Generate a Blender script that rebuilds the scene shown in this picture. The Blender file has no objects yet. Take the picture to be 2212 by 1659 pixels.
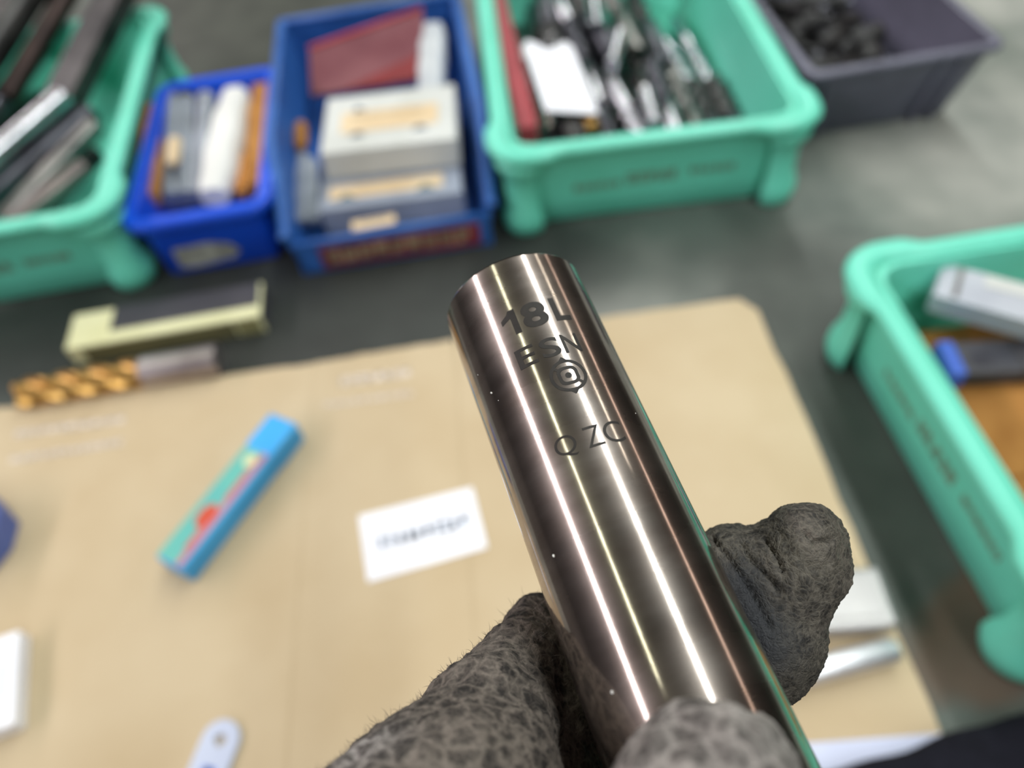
import bpy, bmesh, math, random
import numpy as np
from mathutils import Vector, Matrix, noise

# ------------------------------------------------------------------ camera
S = 0.001                                   # everything below is written in millimetres
F, CX, CY, H = 1600.0, 1106.0, 829.5, 330.0
ax = np.array([.9906, -.137, 0.0]); ax /= np.linalg.norm(ax)
ay = np.array([-281., -2030., 1600.]); ay -= ax * ax.dot(ay); ay /= np.linalg.norm(ay)
az = np.cross(ax, ay)
R = np.array([ax, ay, az])                  # (right, down, forward) -> bench axes
sc = bpy.context.scene
COL = sc.collection
cam_d = bpy.data.cameras.new('camera')
cam = bpy.data.objects.new('camera', cam_d); COL.objects.link(cam)
rt, up, bk = R @ [1, 0, 0], R @ [0, -1, 0], R @ [0, 0, -1]
M = Matrix.Identity(4)
for i in range(3):
    M[i][0], M[i][1], M[i][2] = rt[i], up[i], bk[i]
M[2][3] = H * S
cam.matrix_world = M
cam_d.sensor_width = 36.0
cam_d.lens = 36.0 * F / 2212.0
cam_d.clip_start, cam_d.clip_end = 0.005, 60.0
cam_d.dof.use_dof = True
cam_d.dof.focus_distance = 0.079
cam_d.dof.aperture_fstop = cam_d.lens / 1.85
sc.camera = cam

# ------------------------------------------------------------------ light: rows of ceiling tubes
w = bpy.data.worlds.new('workshop_air'); sc.world = w; w.use_nodes = True
w.node_tree.nodes['Background'].inputs[0].default_value = (.5, .5, .5, 1)
w.node_tree.nodes['Background'].inputs[1].default_value = 0.02
def lamp_row(x, y0, y1, width, radiance, col, z=2.55):
    a = bpy.data.lights.new('ceiling_tube_row', 'AREA'); a.shape = 'RECTANGLE'
    a.size, a.size_y = width, y1 - y0
    a.energy = radiance * math.pi * width * (y1 - y0)
    a.color = col
    o = bpy.data.objects.new('ceiling_tube_row', a); COL.objects.link(o)
    o.location = (x, (y0 + y1) / 2, z)
lamp_row(-3.42, -4.2, 6.5, .17, 34, (1.0, .90, .93))
lamp_row(-3.16, -4.2, 6.5, .10, 34, (1.0, .93, .93))
lamp_row(-1.08, -0.15, 6.5, .035, 24, (.93, 1.0, .74))
lamp_row(0.93, -4.2, 6.5, .15, 34, (.95, 1.0, .96))
lamp_row(2.25, 1.6, 6.5, .05, 18, (1.0, .95, .80))
lamp_row(4.75, 0.2, 6.5, .30, 5, (1.0, .76, .62))
sc.view_settings.view_transform = 'Standard'
sc.view_settings.look = 'None'
sc.view_settings.gamma = 1.0
sc.view_settings.use_curve_mapping = False
sc.view_settings.exposure = 0.2

# ------------------------------------------------------------------ helpers
def ray(u, v): return R @ np.array([(u - CX) / F, (v - CY) / F, 1.0])
def P(u, v, z=0.0):                          # where the sight line through a photo point meets height z (mm)
    r = ray(u, v); t = (z - H) / r[2]; q = t * r
    return Vector((q[0], q[1], H + q[2]))
def C(u, v, depth):                          # photo point at a given depth (camera axes, mm)
    return np.array([(u - CX) / F * depth, (v - CY) / F * depth, depth])
def c2w(p):
    q = R @ np.asarray(p); return Vector((q[0], q[1], q[2] + H))

def lin(c):
    return tuple((x / 255 / 12.92) if x / 255 <= .04045 else ((x / 255 + .055) / 1.055) ** 2.4 for x in c)
def mat(name, c1, c2=None, scale=60., rough=.5, metal=0., bump=0., bscale=None, detail=4., spec=.5, stretch=None, trans=0., coat=0., c3=None):
    m = bpy.data.materials.new(name); m.use_nodes = True
    nt = m.node_tree; N = nt.nodes; L = nt.links; b = N['Principled BSDF']
    tc = N.new('ShaderNodeTexCoord'); mp = N.new('ShaderNodeMapping')
    L.new(tc.outputs['Object'], mp.inputs[0])
    if stretch: mp.inputs['Scale'].default_value = stretch
    nz = N.new('ShaderNodeTexNoise'); nz.inputs['Scale'].default_value = scale; nz.inputs['Detail'].default_value = detail
    L.new(mp.outputs[0], nz.inputs[0])
    cr = N.new('ShaderNodeValToRGB')
    c2 = c2 or tuple(x * .88 for x in c1)
    cr.color_ramp.elements[0].position = .35; cr.color_ramp.elements[1].position = .66
    cr.color_ramp.elements[0].color = (*lin(c2), 1); cr.color_ramp.elements[1].color = (*lin(c1), 1)
    if c3:
        e = cr.color_ramp.elements.new(.5); e.color = (*lin(c3), 1)
    L.new(nz.outputs[0], cr.inputs[0]); L.new(cr.outputs[0], b.inputs['Base Color'])
    b.inputs['Roughness'].default_value = rough; b.inputs['Metallic'].default_value = metal
    b.inputs['Specular IOR Level'].default_value = spec
    b.inputs['Transmission Weight'].default_value = trans
    b.inputs['Coat Weight'].default_value = coat
    if bump:
        n2 = N.new('ShaderNodeTexNoise'); n2.inputs['Scale'].default_value = bscale or scale * 3; n2.inputs['Detail'].default_value = 5
        L.new(mp.outputs[0], n2.inputs[0])
        bp = N.new('ShaderNodeBump'); bp.inputs['Strength'].default_value = bump; bp.inputs['Distance'].default_value = .001
        L.new(n2.outputs[0], bp.inputs['Height']); L.new(bp.outputs[0], b.inputs['Normal'])
    return m

def mesh(name, V, Fc, m, parent=None, smooth=False, mats=None, fmat=None, label=None):
    me = bpy.data.meshes.new(name)
    me.from_pydata([(v[0] * S, v[1] * S, v[2] * S) for v in V], [], Fc)
    me.materials.append(m)
    for x in (mats or []): me.materials.append(x)
    if fmat: me.polygons.foreach_set('material_index', fmat)
    if smooth: me.polygons.foreach_set('use_smooth', [True] * len(me.polygons))
    me.update()
    o = bpy.data.objects.new(name, me); COL.objects.link(o)
    if parent: o.parent = parent
    if label: o['label'] = label
    if name in ('printed_lettering', 'label_lettering', 'printed_code', 'blue_marking', 'laser_marking'): o['kind'] = 'stuff'
    return o
def tag(o, label, cat, group=None, kind=None):
    o['label'] = label; o['category'] = cat
    if group: o['group'] = group
    if kind: o['kind'] = kind
    return o
def thing(name, label, cat, loc=(0, 0, 0), rz=0., group=None, rot=None):
    o = bpy.data.objects.new(name, None); COL.objects.link(o)
    o.empty_display_size = .02
    o.location = Vector(loc) * S
    o.rotation_euler = rot if rot is not None else (0, 0, math.radians(rz))
    return tag(o, label, cat, group)
def dup(root, label=None):
    r = root.copy(); COL.objects.link(r)
    for ch in list(root.children):
        c = ch.copy(); COL.objects.link(c); c.parent = r
    if label: r['label'] = label
    return r

class B:                                     # collects geometry for one mesh
    def __init__(s): s.V = []; s.F = []; s.m = []
    def add(s, V, Fc, mi=0, M=None):
        k = len(s.V)
        s.V += [tuple(M @ Vector(v)) if M else tuple(v) for v in V]
        s.F += [tuple(i + k for i in f) for f in Fc]; s.m += [mi] * len(Fc); return s
    def loft(s, loops, cap0=True, cap1=True, mi=0, M=None):
        n = len(loops[0]); V = [v for l in loops for v in l]; Fc = []
        for a in range(len(loops) - 1):
            for i in range(n):
                j = (i + 1) % n
                Fc.append((a * n + i, a * n + j, (a + 1) * n + j, (a + 1) * n + i))
        if cap0: Fc.append(tuple(reversed(range(n))))
        if cap1: Fc.append(tuple(range((len(loops) - 1) * n, len(loops) * n)))
        return s.add(V, Fc, mi, M)
    def box(s, c, d, r=0., mi=0, M=None):    # centre, size, edge radius
        hx, hy, hz = d[0] / 2, d[1] / 2, d[2] / 2
        cx, cy, cz = c
        if r <= 0:
            return s.loft([[(cx + a * hx, cy + b * hy, cz + z) for a, b in ((-1, -1), (1, -1), (1, 1), (-1, 1))] for z in (-hz, hz)], mi=mi, M=M)
        r = min(r, hx * .98, hy * .98, hz * .98)
        loops = []
        for z, q in ((-hz, r), (-hz + r * .3, r * .3), (-hz + r, 0), (hz - r, 0), (hz - r * .3, r * .3), (hz, r)):
            loops.append([(cx + x, cy + y, cz + z) for x, y in rrect(hx - q, hy - q, max(r - q, .05) if q else r, 3)])
        return s.loft(loops, mi=mi, M=M)
    def tube(s, p0, p1, r0, r1=None, n=20, cap=True, mi=0, prof=None):
        p0, p1 = Vector(p0), Vector(p1); d = (p1 - p0); Ln = d.length; d.normalize()
        a = d.orthogonal().normalized(); b = d.cross(a)
        pr = prof or [(0, r0), (1, r1 if r1 is not None else r0)]
        loops = [[tuple(p0 + d * Ln * t + (a * math.cos(q) + b * math.sin(q)) * r) for q in [2 * math.pi * i / n for i in range(n)]] for t, r in pr]
        return s.loft(loops, cap, cap, mi)
    def build(s, name, m, parent=None, smooth=False, mats=None, label=None):
        return mesh(name, s.V, s.F, m, parent, smooth, mats, s.m, label)

def rrect(hx, hy, r, n=5):
    out = []
    for cx, cy, a0 in ((hx - r, hy - r, 0), (-hx + r, hy - r, 90), (-hx + r, -hy + r, 180), (hx - r, -hy + r, 270)):
        for i in range(n + 1):
            a = math.radians(a0 + 90 * i / n); out.append((cx + r * math.cos(a), cy + r * math.sin(a)))
    return out
def sm_shade(o, ang=40):
    me = o.data
    me.polygons.foreach_set('use_smooth', [True] * len(me.polygons))
    try: me.set_sharp_from_angle(angle=math.radians(ang))
    except Exception: pass
    return o
def glyphs(b, org, ex, ey, n, wch, hch, seed, t=.22, mi=0):     # a line of small print too blurred to read
    rnd = random.Random(seed); ex, ey = Vector(ex).normalized(), Vector(ey).normalized(); nz = ex.cross(ey).normalized()
    org = Vector(org)
    def bar(x0, y0, x1, y1):
        b.add([org + ex * x + ey * y + nz * z for z in (0, .12) for x, y in ((x0, y0), (x1, y0), (x1, y1), (x0, y1))],
              [(0, 3, 2, 1), (4, 5, 6, 7), (0, 1, 5, 4), (1, 2, 6, 5), (2, 3, 7, 6), (3, 0, 4, 7)], mi)
    for k in range(n):
        x = k * wch * 1.22; tt = t * hch
        for s in rnd.sample(range(6), 4):
            if s < 3: bar(x, s * (hch - tt) / 2, x + wch, s * (hch - tt) / 2 + tt)
            elif s == 3: bar(x, 0, x + tt, hch)
            elif s == 4: bar(x + wch - tt, 0, x + wch, hch)
            else: bar(x + wch / 2 - tt / 2, 0, x + wch / 2 + tt / 2, hch)
    return b

# ------------------------------------------------------------------ materials
def bench_mat():
    m = mat('worn_green_bench_paint', (158, 158, 152), (92, 102, 96), 9., .6, 0, .25, 90., 9., c3=(124, 128, 122))
    nt = m.node_tree; N = nt.nodes; L = nt.links; b = N['Principled BSDF']
    col = b.inputs['Base Color'].links[0].from_socket
    tc = N.new('ShaderNodeTexCoord'); nz = N.new('ShaderNodeTexNoise'); nz.inputs['Scale'].default_value = 14; nz.inputs['Detail'].default_value = 6
    L.new(tc.outputs['Object'], nz.inputs[0])
    ad = N.new('ShaderNodeVectorMath'); ad.operation = 'MULTIPLY_ADD'; ad.inputs[1].default_value = (.10, .10, 0); L.new(nz.outputs['Color'], ad.inputs[0]); L.new(tc.outputs['Object'], ad.inputs[2])
    # dark and brown patches tinted into the bench colour, bench coordinates in mm: centre, half size, tint
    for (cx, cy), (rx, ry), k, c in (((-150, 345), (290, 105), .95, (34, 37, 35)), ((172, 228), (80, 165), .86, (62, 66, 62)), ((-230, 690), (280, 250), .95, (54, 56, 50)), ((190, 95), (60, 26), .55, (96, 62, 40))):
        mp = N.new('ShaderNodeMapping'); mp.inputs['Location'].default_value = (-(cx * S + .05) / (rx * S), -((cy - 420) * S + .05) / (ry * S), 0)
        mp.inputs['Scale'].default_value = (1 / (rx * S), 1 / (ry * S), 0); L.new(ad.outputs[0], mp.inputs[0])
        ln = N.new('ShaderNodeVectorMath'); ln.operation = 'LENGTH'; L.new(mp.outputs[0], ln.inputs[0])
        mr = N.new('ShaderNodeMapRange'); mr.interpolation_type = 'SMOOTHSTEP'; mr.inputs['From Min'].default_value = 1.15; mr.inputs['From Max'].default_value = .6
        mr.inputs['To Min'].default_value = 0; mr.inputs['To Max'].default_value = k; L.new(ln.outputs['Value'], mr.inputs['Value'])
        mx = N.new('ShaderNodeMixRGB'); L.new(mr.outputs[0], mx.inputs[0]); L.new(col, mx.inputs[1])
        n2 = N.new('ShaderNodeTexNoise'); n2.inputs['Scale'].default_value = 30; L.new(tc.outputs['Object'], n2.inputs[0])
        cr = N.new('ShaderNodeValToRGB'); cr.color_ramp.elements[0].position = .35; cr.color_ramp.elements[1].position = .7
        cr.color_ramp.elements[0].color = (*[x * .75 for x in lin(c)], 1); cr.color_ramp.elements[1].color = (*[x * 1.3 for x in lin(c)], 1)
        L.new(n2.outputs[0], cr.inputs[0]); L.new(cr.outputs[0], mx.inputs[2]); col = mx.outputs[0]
    L.new(col, b.inputs['Base Color'])
    return m
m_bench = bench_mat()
m_card = mat('corrugated_kraft', (197, 179, 150), (187, 167, 136), 14., .85, 0, .06, 60., 6., spec=.2)
m_kraft = mat('dark_kraft', (176, 124, 66), (150, 100, 48), 40., .8, spec=.2)
m_paper = mat('white_paper', (243, 244, 252), (236, 237, 247), 30., .8, spec=.2)
m_ink = mat('pale_blue_ink', (224, 231, 245), (217, 225, 242), 60., .8)
m_green = mat('mint_green_plastic', (112, 218, 194), (102, 208, 182), 18., .42, 0, .04, 40.)
m_bred = mat('faded_red_print', (108, 150, 128), (114, 140, 120), 80., .7)
m_blue = mat('royal_blue_plastic', (10, 82, 222), (6, 70, 206), 20., .4)
m_dblue = mat('steel_blue_plastic', (50, 106, 186), (36, 86, 160), 24., .5, 0, .05, 60.)
m_grey = mat('slate_grey_plastic', (104, 104, 122), (90, 90, 106), 22., .45)
m_steel = mat('bright_steel', (205, 205, 212), (170, 170, 178), 40., .22, 1.)
m_dsteel = mat('dull_grey_steel', (140, 138, 136), (96, 95, 95), 35., .34, 1.)
m_black = mat('black_oxide_steel', (84, 82, 82), (52, 51, 52), 40., .42, .75)
m_jet = mat('jet_black_steel', (44, 43, 44), (28, 28, 30), 40., .5, .5)
m_gunm = mat('dark_gunmetal', (92, 92, 100), (62, 62, 70), 40., .35, .8)
m_gold = mat('gold_nitride_coating', (206, 166, 104), (186, 142, 80), 40., .34, 1.)
m_brown = mat('bronze_brown_coating', (196, 188, 192), (160, 150, 152), 40., .38, 1.)
m_red = mat('red_plastic', (176, 54, 66), (158, 44, 56), 30., .5)
m_redclear = mat('red_film', (132, 84, 90), (112, 64, 72), 20., .3)
m_dred = mat('deep_red_card', (128, 30, 34), (112, 24, 30), 30., .6)
m_cream = mat('cream_card', (222, 220, 178), (208, 206, 160), 30., .7)
m_blacklab = mat('black_label', (66, 64, 72), (56, 55, 62), 30., .5)
m_white = mat('white_plastic', (228, 228, 226), (214, 214, 212), 25., .5)
m_clear = mat('cloudy_clear_plastic', (150, 156, 168), (116, 122, 132), 30., .25, .15)
m_boxw = mat('off_white_box', (206, 208, 206), (192, 194, 190), 25., .65)
m_boxg = mat('grey_blue_box', (150, 158, 174), (134, 142, 158), 25., .6)
m_buff = mat('buff_label', (222, 200, 166), (206, 180, 142), 25., .7)
m_navyl = mat('dark_blue_print', (66, 84, 108), (58, 74, 96), 30., .7)
m_cyan = mat('sky_blue_plastic', (66, 176, 244), (54, 164, 234), 25., .4)
m_teal = mat('teal_label', (92, 176, 172), (104, 186, 168), 30., .5)
m_rust = mat('red_label', (200, 76, 52), (188, 66, 44), 30., .6)
m_pink = mat('pink_label', (196, 124, 140), (180, 104, 124), 30., .6)
m_violet = mat('violet_blue_plastic', (88, 108, 176), (78, 96, 164), 25., .5)
m_tagp = mat('pale_grey_plastic', (196, 204, 226), (188, 196, 220), 25., .5)
m_bmark = mat('bright_blue_print', (92, 136, 246), (84, 126, 236), 25., .6)
m_navy = mat('navy_cloth', (22, 22, 32), (15, 15, 24), 120., .9, 0, .3, 900., spec=.2)
m_alu = mat('satin_aluminium', (176, 174, 174), (158, 156, 156), 30., .42, .6)
m_chrome = mat('polished_rod_steel', (236, 236, 242), (220, 220, 228), 40., .42, .9)
m_concrete = mat('dark_shop_floor', (58, 56, 52), (44, 43, 40), 2., .8)
m_ceil = mat('ceiling_panel', (176, 168, 156), (160, 152, 140), 1.2, .9)
m_wall = mat('dim_workshop_wall', (34, 32, 30), (24, 23, 22), .8, .9)
m_frame = mat('green_painted_steel', (60, 84, 74), (50, 72, 62), 10., .5)

# ------------------------------------------------------------------ room shell and bench
def slab(name, c, d, m):
    o = B().box(c, d).build(name, m); o['kind'] = 'structure'; return o
slab('floor', (0, 2500, -850), (15000, 15000, 100), m_concrete)
slab('ceiling', (0, 2500, 2850), (15000, 15000, 100), m_ceil)
slab('wall_left', (-7450, 2500, 1000), (100, 15000, 3600), m_wall)
slab('wall_right', (7450, 2500, 1000), (100, 15000, 3600), m_wall)
slab('wall_back', (0, 9950, 1000), (14800, 100, 3600), m_wall)
slab('wall_front', (0, -4950, 1000), (14800, 100, 3600), m_wall)
bench = thing('workbench', 'dark green painted workbench top, worn and stained, under all the crates', 'workbench', (0, 420, -800))
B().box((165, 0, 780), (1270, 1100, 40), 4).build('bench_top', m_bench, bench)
for sx in (-1, 1):
    for sy in (-1, 1): B().box((165 + sx * 570, sy * 480, 380), (60, 60, 760), 4).build('leg', m_frame, bench)

# ------------------------------------------------------------------ cardboard sheet
cb = thing('cardboard_sheet', 'flattened tan cardboard sheet spread over the bench under the small cases', 'cardboard', (0, 0, 0))
def cb_panel(pts, z0, z1):
    n = len(pts); b = B()
    b.loft([[(x, y, z0) for x, y in pts], [(x, y, z1 - .5) for x, y in pts],
            [(x + (.5 if x < -100 else -.5) * 0, y, z1) for x, y in pts]])
    return b
rnd = random.Random(4)
def wob(a, b_, n, amp):
    out = []
    for i in range(n):
        t = i / n; x = a[0] + (b_[0] - a[0]) * t; y = a[1] + (b_[1] - a[1]) * t
        j = rnd.uniform(-amp, amp) if i else 0
        out.append((x, y + j) if abs(b_[0] - a[0]) > abs(b_[1] - a[1]) else (x + j, y))
    return out
cb_panel(wob((-312, -60), (-113.1, -60), 4, 0) + wob((-113.1, -60), (-113.6, 290.5), 12, .3) + wob((-113.6, 290.5), (-312, 289), 20, .7) + [(-312, 289)], .1, 3.6).build('panel', m_card, cb)
cb_panel(wob((-112.3, -60), (-32.5, -60), 4, 0) + wob((-32.5, -60), (-31.2, 294), 12, .3) + wob((-31.2, 294), (-112.6, 291), 12, .6) + [(-112.6, 291)], .1, 3.7).build('panel', m_card, cb)
cb_panel(wob((-31.3, -60), (148, -60), 4, 0) + wob((148, -60), (148, 284), 22, .7) + [(148, 284), (140, 295)] + wob((140, 295), (-29.6, 295), 14, .5) + [(-29.6, 295)], .1, 3.6).build('panel', m_card, cb)
for x, w_ in ((-113, 1.6), (-31, 2.2)):   # crease valleys between the panels
    B().box((x, 115, 1.75), (w_, 350, 3.1)).build('crease', m_card, cb)
pr = B()
m_lilac = mat('faded_lilac_print', (232, 222, 216), (224, 212, 204), 60., .85)
glyphs(pr, P(30, 945, 3.75), (1, .0, 0), (0, 1, 0), 13, 4.0, 4.5, 3)
glyphs(pr, P(20, 1000, 3.75), (1, .03, 0), (0, 1, 0), 13, 4.0, 4.0, 5)
glyphs(pr, P(735, 832, 3.75), (1, .0, 0), (0, 1, 0), 8, 4.2, 5.5, 8)
glyphs(pr, P(700, 880, 3.75), (1, .0, 0), (0, 1, 0), 10, 4.2, 3.0, 9)
pr.build('printed_lettering', m_lilac, cb, label='faded pale print on the cardboard')
ZC = 3.7

# ------------------------------------------------------------------ crates and bins
def green_bin(label, cx, cy, rz, lettering_seed):
    W, D, h = 198., 272., 66.               # short side faces local -y
    t = thing('green_crate', label, 'crate', (cx, cy, 0), rz)
    hx, hy = W / 2, D / 2
    loops = []
    def lp(q, z, r): return [(x, y, z) for x, y in rrect(hx - q, hy - q, r, 6)]
    for q, z, r in ((17, 0, 12), (14.5, 2, 13), (13.5, 20, 14), (11, h - 8, 15), (10, h - 3, 15)): loops.append(lp(q, z, r))
    for q, z, r in ((13, h - 3, 13), (14.5, h - 10, 12), (17, 8, 11), (20, 3.5, 9)): loops.append(lp(q, z, r))
    sm_shade(B().loft(loops).build('tub', m_green, t), 50)
    # rolled rim, swelling outward at each corner
    path = []
    N = 200
    base = rrect(hx - 7, hy - 7, 14, 10)
    pts = []
    for i in range(len(base)):
        a, c_ = base[i], base[(i + 1) % len(base)]
        n = max(1, int(math.hypot(c_[0] - a[0], c_[1] - a[1]) / 4))
        pts += [(a[0] + (c_[0] - a[0]) * k / n, a[1] + (c_[1] - a[1]) * k / n) for k in range(n)]
    loops = [[] for _ in range(10)]
    for i, (x, y) in enumerate(pts):
        xa, ya = pts[i - 1]; xb, yb = pts[(i + 1) % len(pts)]
        tx, ty = xb - xa, yb - ya; l_ = math.hypot(tx, ty); nx, ny = ty / l_, -tx / l_
        if nx * x + ny * y < 0: nx, ny = -nx, -ny
        dc = min(math.hypot(x - sx * (hx - 9), y - sy * (hy - 9)) for sx in (-1, 1) for sy in (-1, 1))
        g = max(0., min(1., (34 - dc) / 12)); g = g * g * (3 - 2 * g)
        ox = 1.0 + 3.2 * g
        for k in range(10):
            a = 2 * math.pi * k / 10
            u = math.cos(a) * (5.7 + 1.4 * g); v = math.sin(a) * (3.6 + .5 * g)
            loops[k].append((x + nx * (u + ox), y + ny * (u + ox), h - 3.6 + v))
    n = len(pts); V = [v for l in loops for v in l]; Fc = []
    for k in range(10):
        for i in range(n):
            j = (i + 1) % n; k2 = (k + 1) % 10
            Fc.append((k * n + i, k * n + j, k2 * n + j, k2 * n + i))
    mesh('rim', V, Fc, m_green, t, True)
    for sx in (-1, 1):
        for sy in (-1, 1):
            px, py = sx * (hx - 17.5), sy * (hy - 17.5)
            lo = []; lim = hx + hy - 33
            for z, r in ((0, 12), (1.2, 14.5), (8, 16.2), (15, 15.5), (20, 13.2), (34, 12.4), (h - 22, 13), (h - 18, 16), (h - 14, 17.5), (h - 12, 17), (h - 10.5, 13), (h - 4, 13)):
                l_ = []
                for a in [2 * math.pi * i / 32 for i in range(32)]:
                    u, v = sx * (px + r * math.cos(a)), sy * (py + r * math.sin(a))
                    if u + v < lim: k = (lim - u - v) / 2; u += k; v += k
                    l_.append((sx * u, sy * v, z))
                lo.append(l_)
            sm_shade(B().loft(lo).build('corner_post', m_green, t), 60)
    b = B(); fy = lambda z: -(hy - 13.5 + (z - 20) * .066) - .1
    for x0, z0, n_, w_, h_, k_ in ((-50, 24, 6, 4.2, 5.5, 0), (-16, 25, 5, 5.5, 8.5, 1), (24, 27, 6, 4.2, 5.5, 2)):
        glyphs(b, (x0, fy(z0), z0), (1, 0, 0), (0, -.066, 1), n_, w_, h_, lettering_seed + k_, .24)
    b.build('printed_lettering', m_bred, t, label='faded reddish lettering on the crate end')
    return t
g2 = green_bin('mint green crate heaped with steel cutters and a red bar, at the back', 110, 510, -1.5, 11)
g1 = green_bin('mint green crate of long black tool bars, cut off by left edge', -331, 507, 3.6, 21)
g4 = green_bin('mint green crate holding a grey case and cardboard, cut off by right edge', 310, 166, -88.5, 31)

# small royal blue bin
def plain_bin(name, label, cat, W, D, h, taper, loc, rz, m, rimw=5., rimh=6., r=10., wall=2.2):
    t = thing(name, label, cat, loc, rz)
    hx, hy = W / 2, D / 2
    def lp(q, z, rr): return [(x, y, z) for x, y in rrect(hx - q, hy - q, rr, 6)]
    o = [lp(rimw + taper + 1.5, 0, r * .6), lp(rimw + taper, 1.5, r * .7), lp(rimw, h - 2, r)]
    i_ = [lp(rimw + wall, h - 2, r - 1), lp(rimw + taper + wall, 3, r * .7)]
    sm_shade(B().loft(o + i_).build('tub', m, t), 50)
    def ring(q, z): return lp(q, z, max(2., r + rimw - q))
    lo = [ring(rimw + wall, h - 2.2), ring(.8, h - rimh), ring(0, h - rimh + 1), ring(0, h - 1.6), ring(1.2, h - .3), ring(rimw - .5, h), ring(rimw + wall - .2, h - .6)]
    lo.append(lo[0])
    sm_shade(B().loft(lo, False, False).build('rim', m, t), 50)
    return t, hx, hy
sb, shx, shy = plain_bin('blue_bin', 'small bright royal blue bin of kraft packets and tubes', 'bin', 94, 172, 50, 3, (-184, 467, 0), 2.6, m_blue, 6.5, 7, 8)
b = B()
pts = [(-27, 7), (-26, 23), (-2, 24), (10, 21), (15, 14), (10, 9), (-15, 6)]
yb = -(shy - 6.5 - 3 + .6)
b.loft([[(x, yb - .1 - z * .06, z) for x, z in pts], [(x, yb - .7 - z * .06, z) for x, z in pts]])
b.build('worn_sticker', mat('dirty_sticker', (176, 178, 170), (120, 122, 116), 90., .7), sb, label='torn dirty white sticker')
# steel blue hopper bin with scooped front
mb = thing('blue_hopper_bin', 'dull steel blue open-front bin of stacked flat boxes, between royal blue bin and crate', 'bin', (-63, 374, 0), 2.2)
def side_z(y): return 32 if y < 8 else (32 + (y - 8) / 62 * 26 if y < 70 else 58)
def hop(x, y): return x
b = B()
WB, WT, DD = 61., 69., 232.                 # half widths at base/top, depth
b.box((0, DD / 2, 1.5), (2 * WB, DD, 3))
for sx in (-1, 1):
    ys = [0, 4, 8, 20, 35, 50, 70, 110, 160, DD]
    V = []; Fc = []
    for y in ys:
        z = side_z(y); xo = WB + (WT - WB) * z / 58
        V += [(sx * WB, y, 0), (sx * xo, y, z), (sx * (xo - 2.4), y, z), (sx * (WB - 2.4), y, 0)]
    for i in range(len(ys) - 1):
        for k in range(4):
            a = i * 4 + k; c_ = i * 4 + (k + 1) % 4
            Fc.append((a, a + 4, c_ + 4, c_) if sx > 0 else (a, c_, c_ + 4, a + 4))
    Fc += [(0, 1, 2, 3), tuple(len(V) - 4 + q for q in (3, 2, 1, 0))]
    b.add(V, Fc)
b.box((0, 1.2, 12), (2 * WB + 4, 2.4, 24)); b.box((0, DD - 1.2, 29), (2 * WT - 4, 2.4, 58))
b.build('tub', m_dblue, mb)
def strip(pts, wd, ht, m, parent, name):
    V = []; Fc = []
    for i, p in enumerate(pts):
        p = Vector(p); d_ = (Vector(pts[min(i + 1, len(pts) - 1)]) - Vector(pts[max(i - 1, 0)])).normalized()
        s_ = d_.cross(Vector((0, 0, 1))).normalized(); u_ = s_.cross(d_).normalized()
        for k in range(8):
            a = 2 * math.pi * k / 8 + math.pi / 8
            V.append(p + s_ * math.cos(a) * wd / 2 * 1.08 + u_ * math.sin(a) * ht / 2 * 1.08)
    for i in range(len(pts) - 1):
        for k in range(8):
            Fc.append((i * 8 + k, i * 8 + (k + 1) % 8, i * 8 + 8 + (k + 1) % 8, i * 8 + 8 + k))
    Fc += [tuple(reversed(range(8))), tuple(range(len(V) - 8, len(V)))]
    return mesh(name, V, Fc, m, parent, True)
for sx in (-1, 1):
    strip([(sx * (WB + (WT - WB) * side_z(y) / 58 + .6), y, side_z(y)) for y in (0, 4, 8, 20, 35, 50, 64, 70, 76, 110, 160, DD)], 7, 5, m_dblue, mb, 'rim')
strip([(-WT, DD, 58), (0, DD, 58), (WT, DD, 58)], 7, 5, m_dblue, mb, 'rim')
strip([(-WB - 4, 1, 25), (0, 1, 25), (WB + 4, 1, 25)], 4, 3, m_dblue, mb, 'rim')
B().box((4, -.9, 12), (104, 1.6, 17), .4).build('label_strip', mat('dark_red_label', (124, 40, 52), (96, 40, 56), 40., .6), mb, label='dark red label with worn yellowish lettering')
b = B(); glyphs(b, (-44, -1.75, 8), (1, 0, 0), (0, 0, 1), 9, 8.6, 11, 41, .3)
b.build('label_lettering', mat('worn_yellow_print', (168, 146, 116), (120, 98, 82), 80., .7), mb)

gb, ghx, ghy = plain_bin('grey_bin', 'slate grey bin of black metal bits, right of the back green crate', 'bin', 134, 200, 58, 11, (280, 531, 0), 2.5, m_grey, 4.5, 5, 5)
for k in (-1, 1):
    B().box((k * 22, -ghy + 1.2, 56.3), (2.2, 2.8, 4), .5).build('rim_notch', m_grey, gb)
for x in (-52, 30, 44):
    B().tube((x * .86, -ghy + 12.5, 2), (x * .98, -ghy + 4.5, 52), 2., n=8).build('rib', m_grey, gb)

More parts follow.
